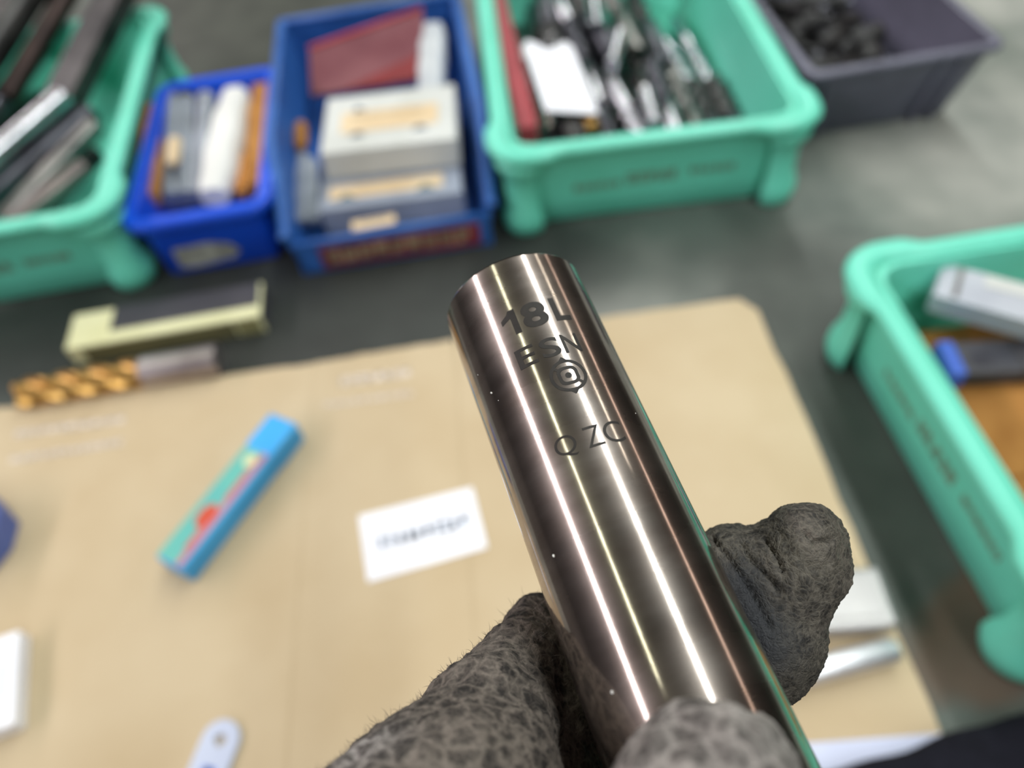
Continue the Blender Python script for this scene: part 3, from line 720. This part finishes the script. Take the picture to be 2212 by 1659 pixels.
# right-handed check: x cross y = z
if np.dot(np.cross(ex_w, ey_w), ez_w) < 0: ex_w = -ex_w
MH = Matrix.Identity(4)
for i in range(3): MH[i][0], MH[i][1], MH[i][2] = ex_w[i], ey_w[i], ez_w[i]
o_w = c2w(A0); MH[0][3], MH[1][3], MH[2][3] = o_w.x * S, o_w.y * S, o_w.z * S
held.matrix_world = MH
sgn = 1 if np.allclose(ex_w, R @ ev) else -1
def shank_mat():
    m = bpy.data.materials.new('ground_brown_steel'); m.use_nodes = True
    nt = m.node_tree; N = nt.nodes; L = nt.links; b = N['Principled BSDF']
    tc = N.new('ShaderNodeTexCoord')
    mp = N.new('ShaderNodeMapping'); mp.inputs['Scale'].default_value = (.35, .35, 1.0); L.new(tc.outputs['Object'], mp.inputs[0])
    n1 = N.new('ShaderNodeTexNoise'); n1.inputs['Scale'].default_value = 260; n1.inputs['Detail'].default_value = 6; L.new(mp.outputs[0], n1.inputs[0])
    cr = N.new('ShaderNodeValToRGB'); cr.color_ramp.elements[0].position = .3; cr.color_ramp.elements[1].position = .7
    cr.color_ramp.elements[0].color = (.33, .275, .245, 1); cr.color_ramp.elements[1].color = (.49, .43, .395, 1)
    L.new(n1.outputs[0], cr.inputs[0]); L.new(cr.outputs[0], b.inputs['Base Color'])
    b.inputs['Metallic'].default_value = 1
    mp2 = N.new('ShaderNodeMapping'); mp2.inputs['Scale'].default_value = (.05, .05, 1.0); L.new(tc.outputs['Object'], mp2.inputs[0])
    n2 = N.new('ShaderNodeTexNoise'); n2.inputs['Scale'].default_value = 5000; n2.inputs['Detail'].default_value = 2; L.new(mp2.outputs[0], n2.inputs[0])
    bp = N.new('ShaderNodeBump'); bp.inputs['Strength'].default_value = .008; bp.inputs['Distance'].default_value = .0001
    L.new(n2.outputs[0], bp.inputs['Height'])
    tg_ = N.new('ShaderNodeTangent'); tg_.direction_type = 'RADIAL'; tg_.axis = 'Z'
    b.inputs['Roughness'].default_value = .095; b.inputs['Anisotropic'].default_value = .7
    L.new(tg_.outputs[0], b.inputs['Tangent']); L.new(bp.outputs[0], b.inputs['Normal'])
    g = N.new('ShaderNodeBsdfPrincipled'); g.inputs['Metallic'].default_value = 1; g.inputs['Roughness'].default_value = .34
    g.inputs['Anisotropic'].default_value = .4; L.new(tg_.outputs[0], g.inputs['Tangent']); L.new(cr.outputs[0], g.inputs['Base Color'])
    mx = N.new('ShaderNodeMixShader')
    n3 = N.new('ShaderNodeTexNoise'); n3.inputs['Scale'].default_value = 120; n3.inputs['Detail'].default_value = 5; L.new(mp.outputs[0], n3.inputs[0])
    mr = N.new('ShaderNodeMapRange'); mr.inputs['From Min'].default_value = .3; mr.inputs['From Max'].default_value = .7
    mr.inputs['To Min'].default_value = .14; mr.inputs['To Max'].default_value = .42
    L.new(n3.outputs[0], mr.inputs['Value']); L.new(mr.outputs[0], mx.inputs[0])
    L.new(b.outputs[0], mx.inputs[1]); L.new(g.outputs[0], mx.inputs[2])
    L.new(mx.outputs[0], N['Material Output'].inputs['Surface'])
    return m
m_shank = shank_mat()
def ringz(z, r, n=128): return [(r * math.cos(2 * math.pi * i / n), r * math.sin(2 * math.pi * i / n), z) for i in range(n)]
b = B().loft([ringz(-22, RT)] + [ringz(z, RT) for z in np.linspace(-20, SE - .35, 24)] + [ringz(SE - .1, RT - .14), ringz(SE, RT - .4), ringz(SE, RT - 3)])
sm_shade(b.build('shank', m_shank, held), 25)
fl = flute_loops(0, 60, RT * .97, 4, .8, 50, 48)
sm_shade(B().loft([[(y, z, -22 - x) for x, y, z in l_] for l_ in fl]).build('flutes', m_gold, held), 35)
m_mark = mat('laser_marking', (38, 33, 30), (28, 24, 22), 900., .6, .2)
marks = B()
def wrap(x, y, lift): a = x / RT; return (sgn * math.sin(a) * (RT + lift), math.cos(a) * (RT + lift), y)
def add_flat(bm, xf):
    bmesh.ops.triangulate(bm, faces=bm.faces[:])
    for _ in range(7):
        es = [e for e in bm.edges if e.calc_length() > .45]
        if not es: break
        bmesh.ops.subdivide_edges(bm, edges=es, cuts=1)
        bmesh.ops.triangulate(bm, faces=bm.faces[:])
    bm.verts.index_update()
    V = []
    for v in bm.verts:
        x, y = xf(v.co.x, v.co.y); V.append(wrap(x, y, .02))
    marks.add(V, [tuple(v.index for v in f.verts) for f in bm.faces])
def glyph(ch, x0, x1, y0, y1, bold=.03, shear=0.):
    cu = bpy.data.curves.new('t', 'FONT'); cu.body = ch; cu.offset = bold; cu.resolution_u = 6
    to = bpy.data.objects.new('t', cu); COL.objects.link(to)
    dg = bpy.context.evaluated_depsgraph_get(); dg.update()
    me = to.evaluated_get(dg).to_mesh()
    bm = bmesh.new(); bm.from_mesh(me); to.evaluated_get(dg).to_mesh_clear()
    xs = [v.co.x for v in bm.verts]; ys = [v.co.y for v in bm.verts]
    a, c_, e, f = min(xs), max(xs), min(ys), max(ys)
    for v in bm.verts:
        v.co.x = x0 + (v.co.x - a) / (c_ - a) * (x1 - x0); v.co.y = y0 + (v.co.y - e) / (f - e) * (y1 - y0); v.co.z = 0
    add_flat(bm, lambda x, y: (x, y)); bm.free()
    bpy.data.objects.remove(to); bpy.data.curves.remove(cu)
glyph('8', .1, 3.1, 46.7, 50.2, .035); glyph('L', 3.75, 5.7, 46.8, 50.2, .035)
glyph('E', -2.2, .05, 42.3, 44.85, .012); glyph('S', .65, 2.85, 42.3, 44.85, .012); glyph('N', 3.2, 5.2, 42.3, 44.85, .012)
glyph('Q', -2.0, .35, 30.45, 33.0, -.004); glyph('Z', 1.3, 3.1, 30.6, 33.0, -.004); glyph('C', 3.3, 5.5, 30.5, 33.0, -.004)
def poly_mark(pts):
    bm = bmesh.new(); bm.faces.new([bm.verts.new((x, y, 0)) for x, y in pts]); add_flat(bm, lambda x, y: (x, y)); bm.free()
poly_mark([(-1.15, 46.75), (-.4, 46.75), (-.4, 50.2), (-1.15, 50.2)]); poly_mark([(-2.3, 48.6), (-1.15, 49.1), (-1.15, 50.2), (-1.45, 49.75), (-2.3, 49.25)])
def ring_mark(cx, cy, ro, ri, n=64, sq=0.):
    bm = bmesh.new(); vo = []; vi = []
    for i in range(n):
        a = 2 * math.pi * i / n
        k = 1 + sq * math.cos(4 * a)
        vo.append(bm.verts.new((cx + ro * k * math.cos(a), cy + ro * k * math.sin(a), 0))); vi.append(bm.verts.new((cx + ri * k * math.cos(a), cy + ri * k * math.sin(a), 0)))
    for i in range(n):
        j = (i + 1) % n; bm.faces.new((vo[i], vo[j], vi[j], vi[i]))
    add_flat(bm, lambda x, y: (x, y)); bm.free()
def poly_mark(pts):
    bm = bmesh.new(); bm.faces.new([bm.verts.new((x, y, 0)) for x, y in pts]); add_flat(bm, lambda x, y: (x, y)); bm.free()
LX, LY = 2.38, 39.5
ring_mark(LX, LY, 2.05, 1.68); ring_mark(LX, LY, 1.24, .84, sq=-.07); ring_mark(LX, LY, .36, .02)
for a in (90, 270): 
    r_ = math.radians(a); poly_mark([(LX + 1.95 * math.cos(r_) + s_ * .5 * math.sin(r_), LY + 1.95 * math.sin(r_) - s_ * .5 * math.cos(r_)) for s_ in (-1, 1)] + [(LX + 2.45 * math.cos(r_), LY + 2.45 * math.sin(r_))])
for a in (45, 225): 
    r_ = math.radians(a - 90 if a == 45 else a - 90)
    poly_mark([(LX + q * math.cos(r_) - s_ * .17 * math.sin(r_), LY + q * math.sin(r_) + s_ * .17 * math.cos(r_)) for q, s_ in ((1.0, -1), (1.75, -1), (1.75, 1), (1.0, 1))])
marks.build('laser_marking', m_mark, held, label='dark laser-etched 18L ESN, round emblem and QZC')

# ------------------------------------------------------------------ the gloved hand (camera axes, mm)
def axis(s, k=0.): return A0 + dv * s + bv * k
CH = {}
index_deep = [(C(1075, 1760, 78), 11.0), (C(1175, 1500, 88), 9.0), (C(1290, 1400, 93.5), 8.6), (C(1420, 1325, 94.5), 8.3), (C(1545, 1305, 91), 7.6)]
pad = [(C(1520, 1310, 90), 7.4), (C(1588, 1252, 86), 5.9), (C(1634, 1372, 85), 7.15)]
pad2 = [(C(1634, 1372, 85), 7.15), (C(1560, 1420, 88), 7.4)]
tip = [(C(1640, 1330, 85.5), 6.2), (C(1700, 1245, 84.5), 5.3), (C(1736, 1176, 83.5), 4.75)]
tipk = [(C(1700, 1245, 84.5), 5.3), (C(1752, 1225, 84.5), 4.0)]
mass = [(C(900, 2000, 60), 13.5), (C(990, 1740, 67), 9.7), (C(1056, 1566, 74.5), 6.9), (C(1118, 1445, 82), 4.7), (C(1168, 1375, 88.5), 4.6), (C(1260, 1370, 93), 6)]
thumb = [(C(1535, 1728, 52.2), 6.6), (C(1520, 1830, 50.5), 7.2), (C(1440, 2150, 47), 9.2), (C(1250, 2500, 48), 11), (C(1000, 2600, 52), 15)]
middle = [(C(1000, 2150, 72), 11), (C(1230, 1900, 84), 9.2), (axis(-6, 18.2), 8.6), (axis(-9, 17.4) + ev * 4, 7.6)]
ring_ = [(C(1050, 2500, 66), 11), (C(1400, 2300, 76), 9.0), (axis(-20, 18.0), 8.4), (axis(-22, 12) + ev * 11, 7.8), (axis(-22, 1) + ev * 15.5, 7.0)]
little = [(C(1100, 2900, 60), 10), (axis(-36, 17.0) - ev * 6, 7.8), (axis(-36, 15.0) + ev * 5, 7.2), (axis(-37, 5) + ev * 14, 6.4)]
palm = [(C(900, 2000, 60), 14), (C(850, 2500, 55), 17), (C(950, 3100, 50), 18)]
palm2 = [(C(1000, 2600, 60), 14), (C(1000, 3300, 52), 17), (C(900, 3900, 46), 18), (C(850, 4600, 42), 19)]
groups = [([index_deep, pad, pad2], 1.5), ([tip, tipk], 2.2), ([mass], .9), ([thumb], 2.0), ([middle], 1.0), ([ring_], 1.0), ([little], 1.0), ([palm, palm2], 4.0)]
hres = .36
allp = [c_ for g_, _ in groups for ch in g_ for c_ in ch]
mn = np.min([p_ - r_ for p_, r_ in allp], 0) - 3; mx_ = np.max([p_ + r_ for p_, r_ in allp], 0) + 3
mn[1] = max(mn[1], 6); mx_[1] = min(mx_[1], 135)
nx_, ny_, nz_ = [int(math.ceil((mx_[i] - mn[i]) / hres)) + 1 for i in range(3)]
f = np.full((nx_, ny_, nz_), 6.0, np.float32)
gx = (mn[0] + np.arange(nx_) * hres).astype(np.float32); gy = (mn[1] + np.arange(ny_) * hres).astype(np.float32); gz = (mn[2] + np.arange(nz_) * hres).astype(np.float32)
def cone_sdf(X, Y, Z, a, ra, b_, rb):
    a = a.astype(np.float32); b_ = b_.astype(np.float32); ab = b_ - a; l2 = float(ab.dot(ab)) + 1e-6
    t = np.clip(((X - a[0]) * ab[0] + (Y - a[1]) * ab[1] + (Z - a[2]) * ab[2]) / l2, 0, 1)
    dx = X - a[0] - t * ab[0]; dy = Y - a[1] - t * ab[1]; dz = Z - a[2] - t * ab[2]
    return np.sqrt(dx * dx + dy * dy + dz * dz) - (ra + (rb - ra) * t)
def smin(a, b_, k):
    h_ = np.maximum(k - np.abs(a - b_), 0) / k
    return np.minimum(a, b_) - h_ * h_ * k * .25
def sub(lo, hi):
    i0 = [max(0, int((lo[i] - mn[i]) / hres)) for i in range(3)]; i1 = [min((nx_, ny_, nz_)[i], int((hi[i] - mn[i]) / hres) + 2) for i in range(3)]
    return tuple(slice(i0[i], max(i0[i], i1[i])) for i in range(3))
for chains, k in groups:
    for ch in chains:
        for (a, ra), (b_, rb) in zip(ch[:-1], ch[1:]):
            m_ = max(ra, rb) + 5
            sl = sub(np.minimum(a, b_) - m_, np.maximum(a, b_) + m_)
            if any(s_.stop <= s_.start for s_ in sl): continue
            X, Y, Z = gx[sl[0]][:, None, None], gy[sl[1]][None, :, None], gz[sl[2]][None, None, :]
            f[sl] = smin(f[sl], cone_sdf(X, Y, Z, a, ra, b_, rb), k)
# pressed hollow where the shank lies, and creases worn into the fingertip
def carve(a, b_, r, k=.5):
    sl = sub(np.minimum(a, b_) - r - 2, np.maximum(a, b_) + r + 2)
    X, Y, Z = gx[sl[0]][:, None, None], gy[sl[1]][None, :, None], gz[sl[2]][None, None, :]
    f[sl] = -smin(-f[sl], cone_sdf(X, Y, Z, a, r, b_, r), k)
carve(axis(-60), axis(59), RT + .06, .25)
# surface nets
neg = f < 0
c0 = [(slice(0, -1), slice(1, None))[i] for i in (0, 1)]
cnt = np.zeros((nx_ - 1, ny_ - 1, nz_ - 1), np.int8)
for i in (0, 1):
    for j in (0, 1):
        for k in (0, 1): cnt += neg[c0[i], c0[j], c0[k]]
cells = np.argwhere((cnt > 0) & (cnt < 8))
idx = -np.ones((nx_ - 1, ny_ - 1, nz_ - 1), np.int32); idx[tuple(cells.T)] = np.arange(len(cells))
acc = np.zeros((len(cells), 3)); num = np.zeros(len(cells))
for axi in range(3):
    for u in (0, 1):
        for v in (0, 1):
            o0 = [0, 0, 0]; oth = [q for q in range(3) if q != axi]; o0[oth[0]] = u; o0[oth[1]] = v; o1 = list(o0); o1[axi] = 1
            fa = f[tuple((cells + o0).T)]; fb = f[tuple((cells + o1).T)]
            x_ = (fa < 0) != (fb < 0); t = np.where(x_, fa / np.where(fa == fb, 1, fa - fb), 0)
            pos = np.repeat(np.array(o0, float)[None], len(cells), 0); pos[:, axi] = t
            acc[x_] += pos[x_]; num[x_] += 1
vc = mn + (cells + acc / num[:, None]) * hres
quads = []
for axi in range(3):
    o1 = [0, 0, 0]; o1[axi] = 1
    sa = [slice(None)] * 3; sb_ = [slice(None)] * 3; sa[axi] = slice(0, -1); sb_[axi] = slice(1, None)
    e_ = np.argwhere(neg[tuple(sa)] != neg[tuple(sb_)])
    p_, q_ = [(1, 2), (2, 0), (0, 1)][axi]
    ok = (e_[:, p_] > 0) & (e_[:, q_] > 0) & (e_[:, p_] < (nx_, ny_, nz_)[p_] - 1) & (e_[:, q_] < (nx_, ny_, nz_)[q_] - 1); e_ = e_[ok]
    def cell(dp, dq):
        c_ = e_.copy(); c_[:, p_] -= dp; c_[:, q_] -= dq; return idx[tuple(c_.T)]
    Q = np.stack([cell(1, 1), cell(0, 1), cell(0, 0), cell(1, 0)], 1)
    inside = neg[tuple(e_.T)]
    Q[~inside] = Q[~inside][:, ::-1]
    quads.append(Q)
quads = np.concatenate(quads)
vw = (R @ vc.T).T; vw[:, 2] += H
g0 = c2w(C(1000, 2200, 62))
glove_me = bpy.data.meshes.new('glove_leather')
glove_me.from_pydata([tuple(q) for q in ((vw - np.array(g0)) * S)], [], quads.tolist())
glove_me.update(); glove_me.polygons.foreach_set('use_smooth', [True] * len(glove_me.polygons))
# leather relief: real wrinkles, and attributes for how grimy or scuffed each place is
def seg_d(pts, chain):
    out = np.full(len(pts), 1e9)
    for (a, ra), (b_, rb) in zip(chain[:-1], chain[1:]):
        ab = b_ - a; t = np.clip((pts - a) @ ab / (ab @ ab), 0, 1); out = np.minimum(out, np.linalg.norm(pts - a - t[:, None] * ab, axis=1) - (ra + (rb - ra) * t))
    return out
grime = 1 / (1 + np.exp((np.minimum(seg_d(vc, pad), np.minimum(seg_d(vc, tip), seg_d(vc, pad2))) - 1.0) * 2))
scuff = np.exp(-np.sum((vc - C(800, 1640, 62)) ** 2, 1) / 9.)
scuff = np.maximum(scuff, .62 / (1 + np.exp((seg_d(vc, thumb) - 1.0) * 2)))
smoothp = np.exp(-seg_d(vc, [(C(1600, 1260, 79), .1), (C(1660, 1400, 78.5), .1)]) ** 2 / 9.)
nrm = np.zeros((len(glove_me.vertices), 3)); 
buf = np.zeros(len(glove_me.vertices) * 3, np.float32); glove_me.vertex_normals.foreach_get('vector', buf); nrm = buf.reshape(-1, 3)
dax = np.linalg.norm((vc - A0) - ((vc - A0) @ dv)[:, None] * dv, axis=1)
co = np.array((vw - np.array(g0)))
pu, pv = vc[:, 0] / vc[:, 2] * F + CX, vc[:, 1] / vc[:, 2] * F + CY
crease = np.zeros(len(vc))                  # two long creases and a fold worn into the index fingertip
for q in ([(1540, 1165), (1575, 1205), (1612, 1262), (1640, 1310), (1664, 1358)], [(1600, 1172), (1622, 1208), (1652, 1240), (1684, 1280)], [(1735, 1150), (1760, 1172), (1800, 1165)], [(1650, 1165), (1672, 1195), (1690, 1235)]):
    for (x0, y0), (x1, y1) in zip(q[:-1], q[1:]):
        t = np.clip(((pu - x0) * (x1 - x0) + (pv - y0) * (y1 - y0)) / ((x1 - x0) ** 2 + (y1 - y0) ** 2), 0, 1)
        dd = np.hypot(pu - x0 - t * (x1 - x0), pv - y0 - t * (y1 - y0)) / 19.
        crease = np.maximum(crease, np.exp(-(dd / .22) ** 2) * (vc[:, 2] < 84.5))
for i in range(len(co)):
    if vc[i, 1] / vc[i, 2] * F + CY > 1900: continue
    p_ = Vector(vc[i]); 
    a = noise.voronoi(p_ * .55)[0]; e1 = min(1., (a[1] - a[0]) * 2.2)
    a2 = noise.voronoi(p_ * 1.25 + Vector((9, 3, 1)))[0]; e2 = min(1., (a2[1] - a2[0]) * 2.)
    lowf = noise.noise(p_ * .22)
    k = 1 - .75 * smoothp[i]
    gr = grime[i]
    amt = ((.15 - .08 * gr) * (e1 - .6) + (.09 + .13 * gr) * (e2 - .6)) * k + (.6 - .25 * gr) * lowf + (.22 - .12 * gr) * noise.noise(p_ * .8) - .8 * crease[i] + (.5 * noise.noise(p_ * .45 + Vector((4, 1, 7))) if vc[i, 2] < 58 else 0.)
    amt *= min(1., max(0., (dax[i] - 9.3) / 1.2))
    co[i] += nrm[i] * amt
glove_me.vertices.foreach_set('co', (co * S).astype(np.float32).ravel()); glove_me.update()
for nm, arr in (('grime', grime), ('scuff', scuff), ('smoothed', smoothp)):
    at_ = glove_me.attributes.new(nm, 'FLOAT', 'POINT'); at_.data.foreach_set('value', arr.astype(np.float32))
def leather():
    m = bpy.data.materials.new('grey_brown_suede'); m.use_nodes = True
    nt = m.node_tree; N = nt.nodes; L = nt.links; b = N['Principled BSDF']
    tc = N.new('ShaderNodeTexCoord'); mp = N.new('ShaderNodeMapping'); mp.inputs['Scale'].default_value = (1000, 1000, 1000); L.new(tc.outputs['Object'], mp.inputs[0])
    nz = N.new('ShaderNodeTexNoise'); nz.inputs['Scale'].default_value = .35; nz.inputs['Detail'].default_value = 3; L.new(mp.outputs[0], nz.inputs[0])
    mixv = N.new('ShaderNodeVectorMath'); mixv.operation = 'MULTIPLY_ADD'; mixv.inputs[1].default_value = (2.6, 2.6, 2.6); L.new(nz.outputs['Color'], mixv.inputs[0]); L.new(mp.outputs[0], mixv.inputs[2])
    def vor(scale):
        v = N.new('ShaderNodeTexVoronoi'); v.feature = 'DISTANCE_TO_EDGE'; v.inputs['Scale'].default_value = scale; L.new(mixv.outputs[0], v.inputs['Vector'])
        mr = N.new('ShaderNodeMapRange'); mr.inputs['From Min'].default_value = .0; mr.inputs['From Max'].default_value = .22; L.new(v.outputs['Distance'], mr.inputs['Value']); return mr
    v1, v2, v3 = vor(.42), vor(.95), vor(2.1)
    n2 = N.new('ShaderNodeTexNoise'); n2.inputs['Scale'].default_value = 2.2; n2.inputs['Detail'].default_value = 8; L.new(mp.outputs[0], n2.inputs[0])
    def math_(op, a, c_):
        n_ = N.new('ShaderNodeMath'); n_.operation = op; n_.use_clamp = op == 'ADD'
        for i_, x in enumerate((a, c_)):
            if isinstance(x, (int, float)): n_.inputs[i_].default_value = x
            else: L.new(x, n_.inputs[i_])
        return n_.outputs[0]
    cellv = math_('ADD', math_('ADD', math_('MULTIPLY', v1.outputs[0], .42), math_('MULTIPLY', v2.outputs[0], .2)), math_('MULTIPLY', v3.outputs[0], .12))
    cellv = math_('ADD', cellv, math_('MULTIPLY', n2.outputs[0], .36))
    n0 = N.new('ShaderNodeTexNoise'); n0.inputs['Scale'].default_value = .16; n0.inputs['Detail'].default_value = 3; L.new(mp.outputs[0], n0.inputs[0])
    lowv = math_('MULTIPLY', math_('SUBTRACT', n0.outputs[0], .5), .9)
    fine = math_('ADD', math_('ADD', math_('MULTIPLY', v1.outputs[0], .12), math_('MULTIPLY', v2.outputs[0], .2)), math_('ADD', math_('MULTIPLY', v3.outputs[0], .24), math_('MULTIPLY', n2.outputs[0], .5)))
    ga0 = N.new('ShaderNodeAttribute'); ga0.attribute_name = 'grime'
    mf = N.new('ShaderNodeMix'); L.new(ga0.outputs['Fac'], mf.inputs[0]); L.new(cellv, mf.inputs[2]); L.new(fine, mf.inputs[3])
    cellv = math_('ADD', mf.outputs[0], lowv)
    cr = N.new('ShaderNodeValToRGB'); E = cr.color_ramp.elements
    E[0].position = .25; E[0].color = (*lin((116, 107, 100)), 1); E[1].position = .92; E[1].color = (*lin((40, 37, 36)), 1)
    L.new(cellv, cr.inputs[0])
    cr2 = N.new('ShaderNodeValToRGB'); E = cr2.color_ramp.elements
    E[0].position = .3; E[0].color = (*lin((92, 87, 79)), 1); E[1].position = .85; E[1].color = (*lin((38, 36, 35)), 1)
    L.new(cellv, cr2.inputs[0])
    ga = N.new('ShaderNodeAttribute'); ga.attribute_name = 'grime'; sa_ = N.new('ShaderNodeAttribute'); sa_.attribute_name = 'scuff'; so = N.new('ShaderNodeAttribute'); so.attribute_name = 'smoothed'
    mx = N.new('ShaderNodeMixRGB'); L.new(ga.outputs['Fac'], mx.inputs[0]); L.new(cr.outputs[0], mx.inputs[1]); L.new(cr2.outputs[0], mx.inputs[2])
    mz = N.new('ShaderNodeMixRGB'); L.new(so.outputs['Fac'], mz.inputs[0]); L.new(mx.outputs[0], mz.inputs[1]); mz.inputs[2].default_value = (*lin((46, 47, 52)), 1)
    my = N.new('ShaderNodeMixRGB'); L.new(sa_.outputs['Fac'], my.inputs[0]); L.new(mz.outputs[0], my.inputs[1]); cr3 = N.new('ShaderNodeValToRGB'); E = cr3.color_ramp.elements
    E[0].position = .2; E[0].color = (*lin((186, 180, 178)), 1); E[1].position = .95; E[1].color = (*lin((84, 78, 76)), 1); L.new(cellv, cr3.inputs[0]); L.new(cr3.outputs[0], my.inputs[2])
    L.new(my.outputs[0], b.inputs['Base Color'])
    b.inputs['Specular IOR Level'].default_value = .3
    rr = N.new('ShaderNodeMapRange'); rr.inputs['To Min'].default_value = .85; rr.inputs['To Max'].default_value = .55; L.new(ga.outputs['Fac'], rr.inputs['Value']); L.new(rr.outputs[0], b.inputs['Roughness'])
    bp = N.new('ShaderNodeBump'); bp.inputs['Strength'].default_value = .8; bp.inputs['Distance'].default_value = .0002
    hh = math_('ADD', cellv, math_('MULTIPLY', n2.outputs[0], .3)); L.new(hh, bp.inputs['Height']); L.new(bp.outputs[0], b.inputs['Normal'])
    return m
m_leather = leather(); glove_me.materials.append(m_leather)
hand = thing('gloved_hand', 'left hand in a worn grey-brown leather glove gripping the steel shank', 'hand', tuple(g0))
go = bpy.data.objects.new('glove', glove_me); COL.objects.link(go); go.parent = hand
# loose fibres standing out of the worn suede
rnd = random.Random(9); fz = B()
cand = [i for i in range(len(co)) if 1250 < vc[i, 1] / vc[i, 2] * F + CY < 1700 and vc[i, 0] / vc[i, 2] * F + CX < 1200]
vn = nrm
for i in rnd.sample(cand, min(1500, len(cand))):
    view = vc[i] / np.linalg.norm(vc[i]); 
    p_ = Vector(co[i]); n_ = Vector(vn[i]); q_ = (n_ + Vector((rnd.uniform(-1, 1), rnd.uniform(-1, 1), rnd.uniform(-1, 1))) * .7).normalized()
    ln = rnd.choice((.35, .5, .6, .9)); r_ = .022
    if rnd.random() < .02: ln = 1.5
    a = q_.orthogonal().normalized(); c_ = q_.cross(a)
    bend = p_ + q_ * ln * .55 + a * rnd.uniform(-.15, .15); end = p_ + q_ * ln + a * rnd.uniform(-.3, .3)
    tri = [p_ + (a * math.cos(t) + c_ * math.sin(t)) * r_ for t in (0, 2.1, 4.2)]; tr2 = [bend + (a * math.cos(t) + c_ * math.sin(t)) * r_ * .8 for t in (0, 2.1, 4.2)]
    fz.add(tri + tr2 + [end], [(0, 1, 4, 3), (1, 2, 5, 4), (2, 0, 3, 5), (3, 4, 6), (4, 5, 6), (5, 3, 6)])
fo = fz.build('leather_fuzz', mat('suede_fibre', (92, 84, 80), (70, 64, 62), 300., .9), hand); fo['kind'] = 'stuff'

a0, a1 = Vector((-34, -66, 233)), Vector((-215, -285, 185))
sl_ = B().tube(a0 - g0, a1 - g0, 1, n=32, prof=[(0, 25), (.01, 29), (.06, 30), (.07, 28.5), (.2, 31), (.3, 30), (.45, 34), (.6, 35), (.8, 40), (1, 43)])
sm_shade(sl_.build('jacket_sleeve', m_navy, hand, label='dark navy jacket sleeve'), 60)
wr = B().tube(c2w(C(930, 3700, 48)) - g0, a0 + (a1 - a0) * .05 - g0, 18, 25, n=32)
sm_shade(wr.build('cuff', m_leather, hand), 60)

# a few bright metal chips stuck to the shank (angle round the shank in degrees, distance along it)
rnd = random.Random(3)
for ph_, z_, r_ in ((-44, 42.5, .09), (-40, 41, .04), (-52, 46, .04), (-42, 22.5, .11), (-36, 9, .12), (55, 34, .05)):
    a = math.radians(ph_); c_ = Vector((sgn * math.sin(a) * (RT + r_ * .3), math.cos(a) * (RT + r_ * .3), z_))
    b = B(); lo = []
    for k in range(5):
        t = math.pi * (k + .5) / 5
        lo.append([(c_.x + r_ * math.sin(t) * math.cos(q) * rnd.uniform(.7, 1.3), c_.y + r_ * math.sin(t) * math.sin(q) * rnd.uniform(.7, 1.3), c_.z + 1.4 * r_ * math.cos(t)) for q in [2 * math.pi * i / 7 for i in range(7)]])
    b.loft(lo).build('metal_chip', m_white, held)
